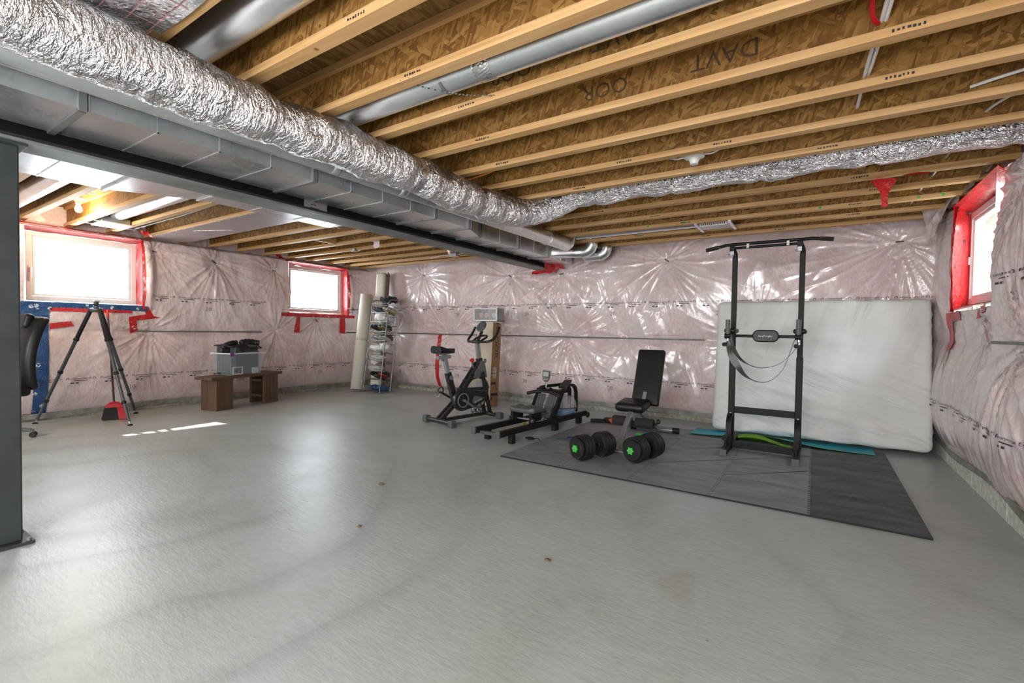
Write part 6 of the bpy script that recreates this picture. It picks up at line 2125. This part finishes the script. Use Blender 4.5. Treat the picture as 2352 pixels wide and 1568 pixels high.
# black quilted jacket thrown over the cases
JKT = plain('black_quilted_nylon', (.014, .016, .017), .42, var=.25, scale=30)
t = thing('black_jacket', 'black quilted jacket thrown over the cases in the bin', 'jacket', (-6.98, 3.50, .461 + .40), radians(103))
b2 = MB()
rows = []
for j in range(21):
    row = []
    for i in range(41):
        u, v = i / 40, j / 20
        x = -.26 + .52 * u
        y = -.15 + .32 * v
        z = .015 + .035 * mnoise.noise(Vector((x * 7, y * 7, 2))) + .02 * abs(sin(x * 40)) * .3 - .14 * max(0, (.22 - v)) * (1 + .8 * sin(x * 11))
        z = max(z, .006) if v > .22 else z
        row.append((x, y, z))
    rows.append(row)
b2.grid(rows)
o = b2.build('body_cloth', JKT, t, smooth=180, recalc=False)
so = o.modifiers.new('thickness', 'SOLIDIFY'); so.thickness = .008
for nm, ctrl, r0 in (('sleeve', [(-.02, -.05, .05), (.06, -.06, .065), (.14, -.07, .062), (.20, -.10, .05), (.225, -.13, .045)], .042), ('sleeve', [(-.25, .02, -.02), (-.20, .0, .025), (-.13, -.02, .05), (-.06, -.02, .055)], .034)):
    pts = smooth_path(ctrl, 9)
    b2 = MB(); b2.tube(pts, [r0 * (.86 + .14 * abs(sin(i * .55))) for i in range(len(pts))], 14); b2.build(nm, JKT, t, smooth=180)
b2 = MB(); b2.prism([(0, 0), (.16, .02), (.07, -.13)], (-.12, -.135, .03), (1, 0, 0), (0, -.1, 1), .008); b2.build('hanging_flap', JKT, t)

# ------------------------------------------------------------------ tripod
CARBON = plain('carbon_grey_tube', (.075, .085, .088), .35, var=.15, scale=60)
t = thing('camera_tripod', 'tall dark grey camera tripod with spread legs under the wide left window', 'tripod', (-7.04, 1.92, 0))
apex = Vector((0, 0, 1.31))
feet = [Vector((-7.455 + 7.04, 1.485 - 1.92, 0)), Vector((-6.52 + 7.04, 2.07 - 1.92, 0)), Vector((-7.36 + 7.04, 2.40 - 1.92, 0))]
for f_ in feet:
    hip = apex + Vector((f_.x, f_.y, 0)).normalized() * .055
    d = f_ - hip
    def at(u): return hip + d * u
    secs = [(0, .26, .021), (.26, .55, .0185), (.55, .80, .0165), (.80, .965, .0145)]
    for k, (a, b_, r0) in enumerate(secs):
        b2 = MB(); b2.tube([at(a), at(b_)], r0, 14)
        lg = b2.build('leg_section' if k else 'leg_grip', FOAM if k == 0 else CARBON, t)
        if k < 3:
            b2 = MB(); b2.tube([at(b_ - .012), at(b_ - .008), at(b_ + .010), at(b_ + .014)], [r0, r0 + .006, r0 + .006, r0], 14); b2.build('twist_lock', RUBBER, t)
    b2 = MB(); b2.tube([at(.965), at(.985)], .006, 8); b2.build('foot_screw', SILVER, t)
    b2 = MB(); b2.lathe([(.0, 0), (.026, 0), (.026, .008), (.012, .018), (.0, .018)], (f_.x, f_.y, 0), (0, 0, 1), 16, False); b2.build('foot_pad', RUBBER, t)
    b2 = MB(); b2.obox(hip + Vector((0, 0, .0)), (.035, .035, .05)); b2.build('hip_joint', RUBBER, t, smooth=0, bevel=.006)
b2 = MB(); b2.lathe([(.0, -.02), (.045, -.02), (.060, .0), (.060, .018), (.03, .03), (.0, .03)], apex, (0, 0, 1), 20, False); b2.build('spider', CARBON, t)
b2 = MB(); b2.lathe([(.0, .02), (.028, .02), (.028, .05), (.022, .055), (.026, .075), (.022, .095), (.0, .095)], apex, (0, 0, 1), 18, False); b2.build('ball_head', CARBON, t)
b2 = MB(); b2.obox(apex + Vector((0, 0, .103)), (.075, .05, .014)); b2.build('quick_release_plate', MID_GREY, t, smooth=0, bevel=.003)
b2 = MB(); b2.tube([apex + Vector((.02, -.02, .06)), apex + Vector((.055, -.03, .062))], .011, 10); b2.build('locking_knob', RUBBER, t)

# ------------------------------------------------------------------ broom leaning on the wall
t = thing('broom', 'red and black broom with dark handle leaning on the left wall', 'broom')
base, top = Vector((-7.10, 2.10, .165)), Vector((-7.52, 2.16, 1.33))
b2 = MB(); b2.tube([base, base.lerp(top, .93)], .011, 10); b2.build('handle', plain('broom_dark_metal', (.07, .05, .055), .35), t)
b2 = MB(); b2.tube([base.lerp(top, .92), top], [.013, .014], 10); b2.build('handle_tip', RED_KNOB, t)
ax = (top - base).normalized()
yv = Vector((0.35, .94, 0)).normalized()
b2 = MB(); b2.prism([(-.085, -.02), (.085, -.02), (.075, .012), (.03, .03), (-.03, .03), (-.075, .012)], base, yv, Vector((0, 0, 1)), .05); b2.build('broom_head', RED_KNOB, t, smooth=0, bevel=.005)
b2 = MB(); b2.tube([base + yv * -.085 + Vector((0, 0, -.005)), base + yv * -.04 + Vector((0, 0, .035)), base + Vector((0, 0, .045)), base + yv * .04 + Vector((0, 0, .035)), base + yv * .085 + Vector((0, 0, -.005))], .008, 8); b2.build('head_arch', RED_KNOB, t)
for nm, m, a0, a1 in (('black_bristles', RUBBER, -.085, .02), ('red_bristles', RED_KNOB, .02, .085)):
    b2 = MB()
    n = 18 if nm.startswith('b') else 12
    for k in range(n):
        for q in (-1, 1):
            u = a0 + (a1 - a0) * (k + .5) / n
            p0 = base + yv * u + Vector((.014 * q, 0, -.015))
            p1 = Vector((p0.x + .012 * q, p0.y, .004)) + yv * (u * .42) + Vector((.03, 0, 0))
            b2.tube([p0, p0.lerp(p1, .5), p1], [.0045, .0055, .006], 5)
    q = b2.build(nm, m, t); q['kind'] = 'stuff'

# ------------------------------------------------------------------ office chair behind the column
CHROME = plain('chair_grey_base', (.10, .11, .115), .4, var=.08)
t = thing('office_chair', 'black high-back office chair half hidden behind the steel column', 'chair', (-6.72, 1.00, 0), radians(187))
b2 = MB(); b2.tube([(0, 0, .09), (0, 0, .30)], .032, 14); b2.tube([(0, 0, .30), (0, 0, .42)], .020, 12); b2.build('gas_lift', CHROME, t)
for k in range(5):
    a = 2 * pi * k / 5 + 1.18 - radians(187)
    c_, s_ = cos(a), sin(a)
    b2 = MB(); b2.tube(smooth_path([(0, 0, .10), (c_ * .15, s_ * .15, .098), (c_ * .31, s_ * .31, .075)], 4), [.024] * 4 + [.020] * 5, 10); b2.build('base_arm', CHROME, t)
    ct = (c_ * .325, s_ * .325)
    b2 = MB()
    for q in (-.018, .018):
        b2.lathe([(.0, -.010), (.022, -.010), (.028, -.005), (.028, .005), (.022, .010), (.0, .010)], (ct[0] - s_ * q, ct[1] + c_ * q, .028), (-s_, c_, 0), 16, False)
    q = b2.build('caster', RUBBER, t); q['kind'] = 'stuff'
    b2 = MB(); b2.tube([(ct[0], ct[1], .03), (ct[0], ct[1], .085)], .009, 8); b2.build('caster_stem', CHROME, t)
o = rounded_box((.50, .50, .10), .04, (6, 6, 2)).build('seat', VINYL_BLACK, t, smooth=180, merge=True); o.location = (0, 0, .475)
def back_fn(P, nr):
    u = P.z / .36
    return Vector((P.x * (1 - .18 * max(0, u) ** 2 - .12 * max(0, -u) ** 3), P.y - .07 * u * u + .05 * (P.x / .25) ** 2 * -1, P.z))
o = rounded_box((.50, .085, .74), .04, (10, 2, 16), back_fn).build('backrest', VINYL_BLACK, t, smooth=180, merge=True); o.location = (0, -.215, .86); o.rotation_euler = (radians(8), 0, 0)
o = rounded_box((.28, .07, .15), .03, (6, 2, 4)).build('headrest', VINYL_BLACK, t, smooth=180, merge=True); o.location = (0, -.27, 1.17); o.rotation_euler = (radians(14), 0, 0)
for s in (-1, 1):
    b2 = MB(); b2.tube(smooth_path([(s * .24, -.08, .46), (s * .30, -.08, .56), (s * .29, -.06, .66)], 5), .016, 10); b2.build('arm_post', CHROME, t)
    o = rounded_box((.07, .25, .03), .013, (2, 5, 2)).build('arm_rest', RUBBER, t, smooth=180, merge=True); o.location = (s * .29, .02, .68)

# ------------------------------------------------------------------ crumbs on the floor
DEBRIS = plain('brown_debris', (.20, .12, .05), .8, var=.3)
for lab_, x, y, r0 in (('small dry leaf crumb on the concrete, farther one', -2.659, 2.344, .020), ('small pale crumb on the concrete nearer the column', -2.184, 1.766, .014), ('brown round spot of dirt on the foreground concrete', -1.096, 2.038, .018)):
    b2 = MB(); b2.sphere((0, 0, .006), (r0, r0 * .7, .006), 10, 6, blob_fn(x, .5, 3))
    o = b2.build('floor_crumb', DEBRIS, smooth=0); o.location = (x, y, 0)
    tag(o, lab_, 'debris', 'crumbs on the concrete floor')
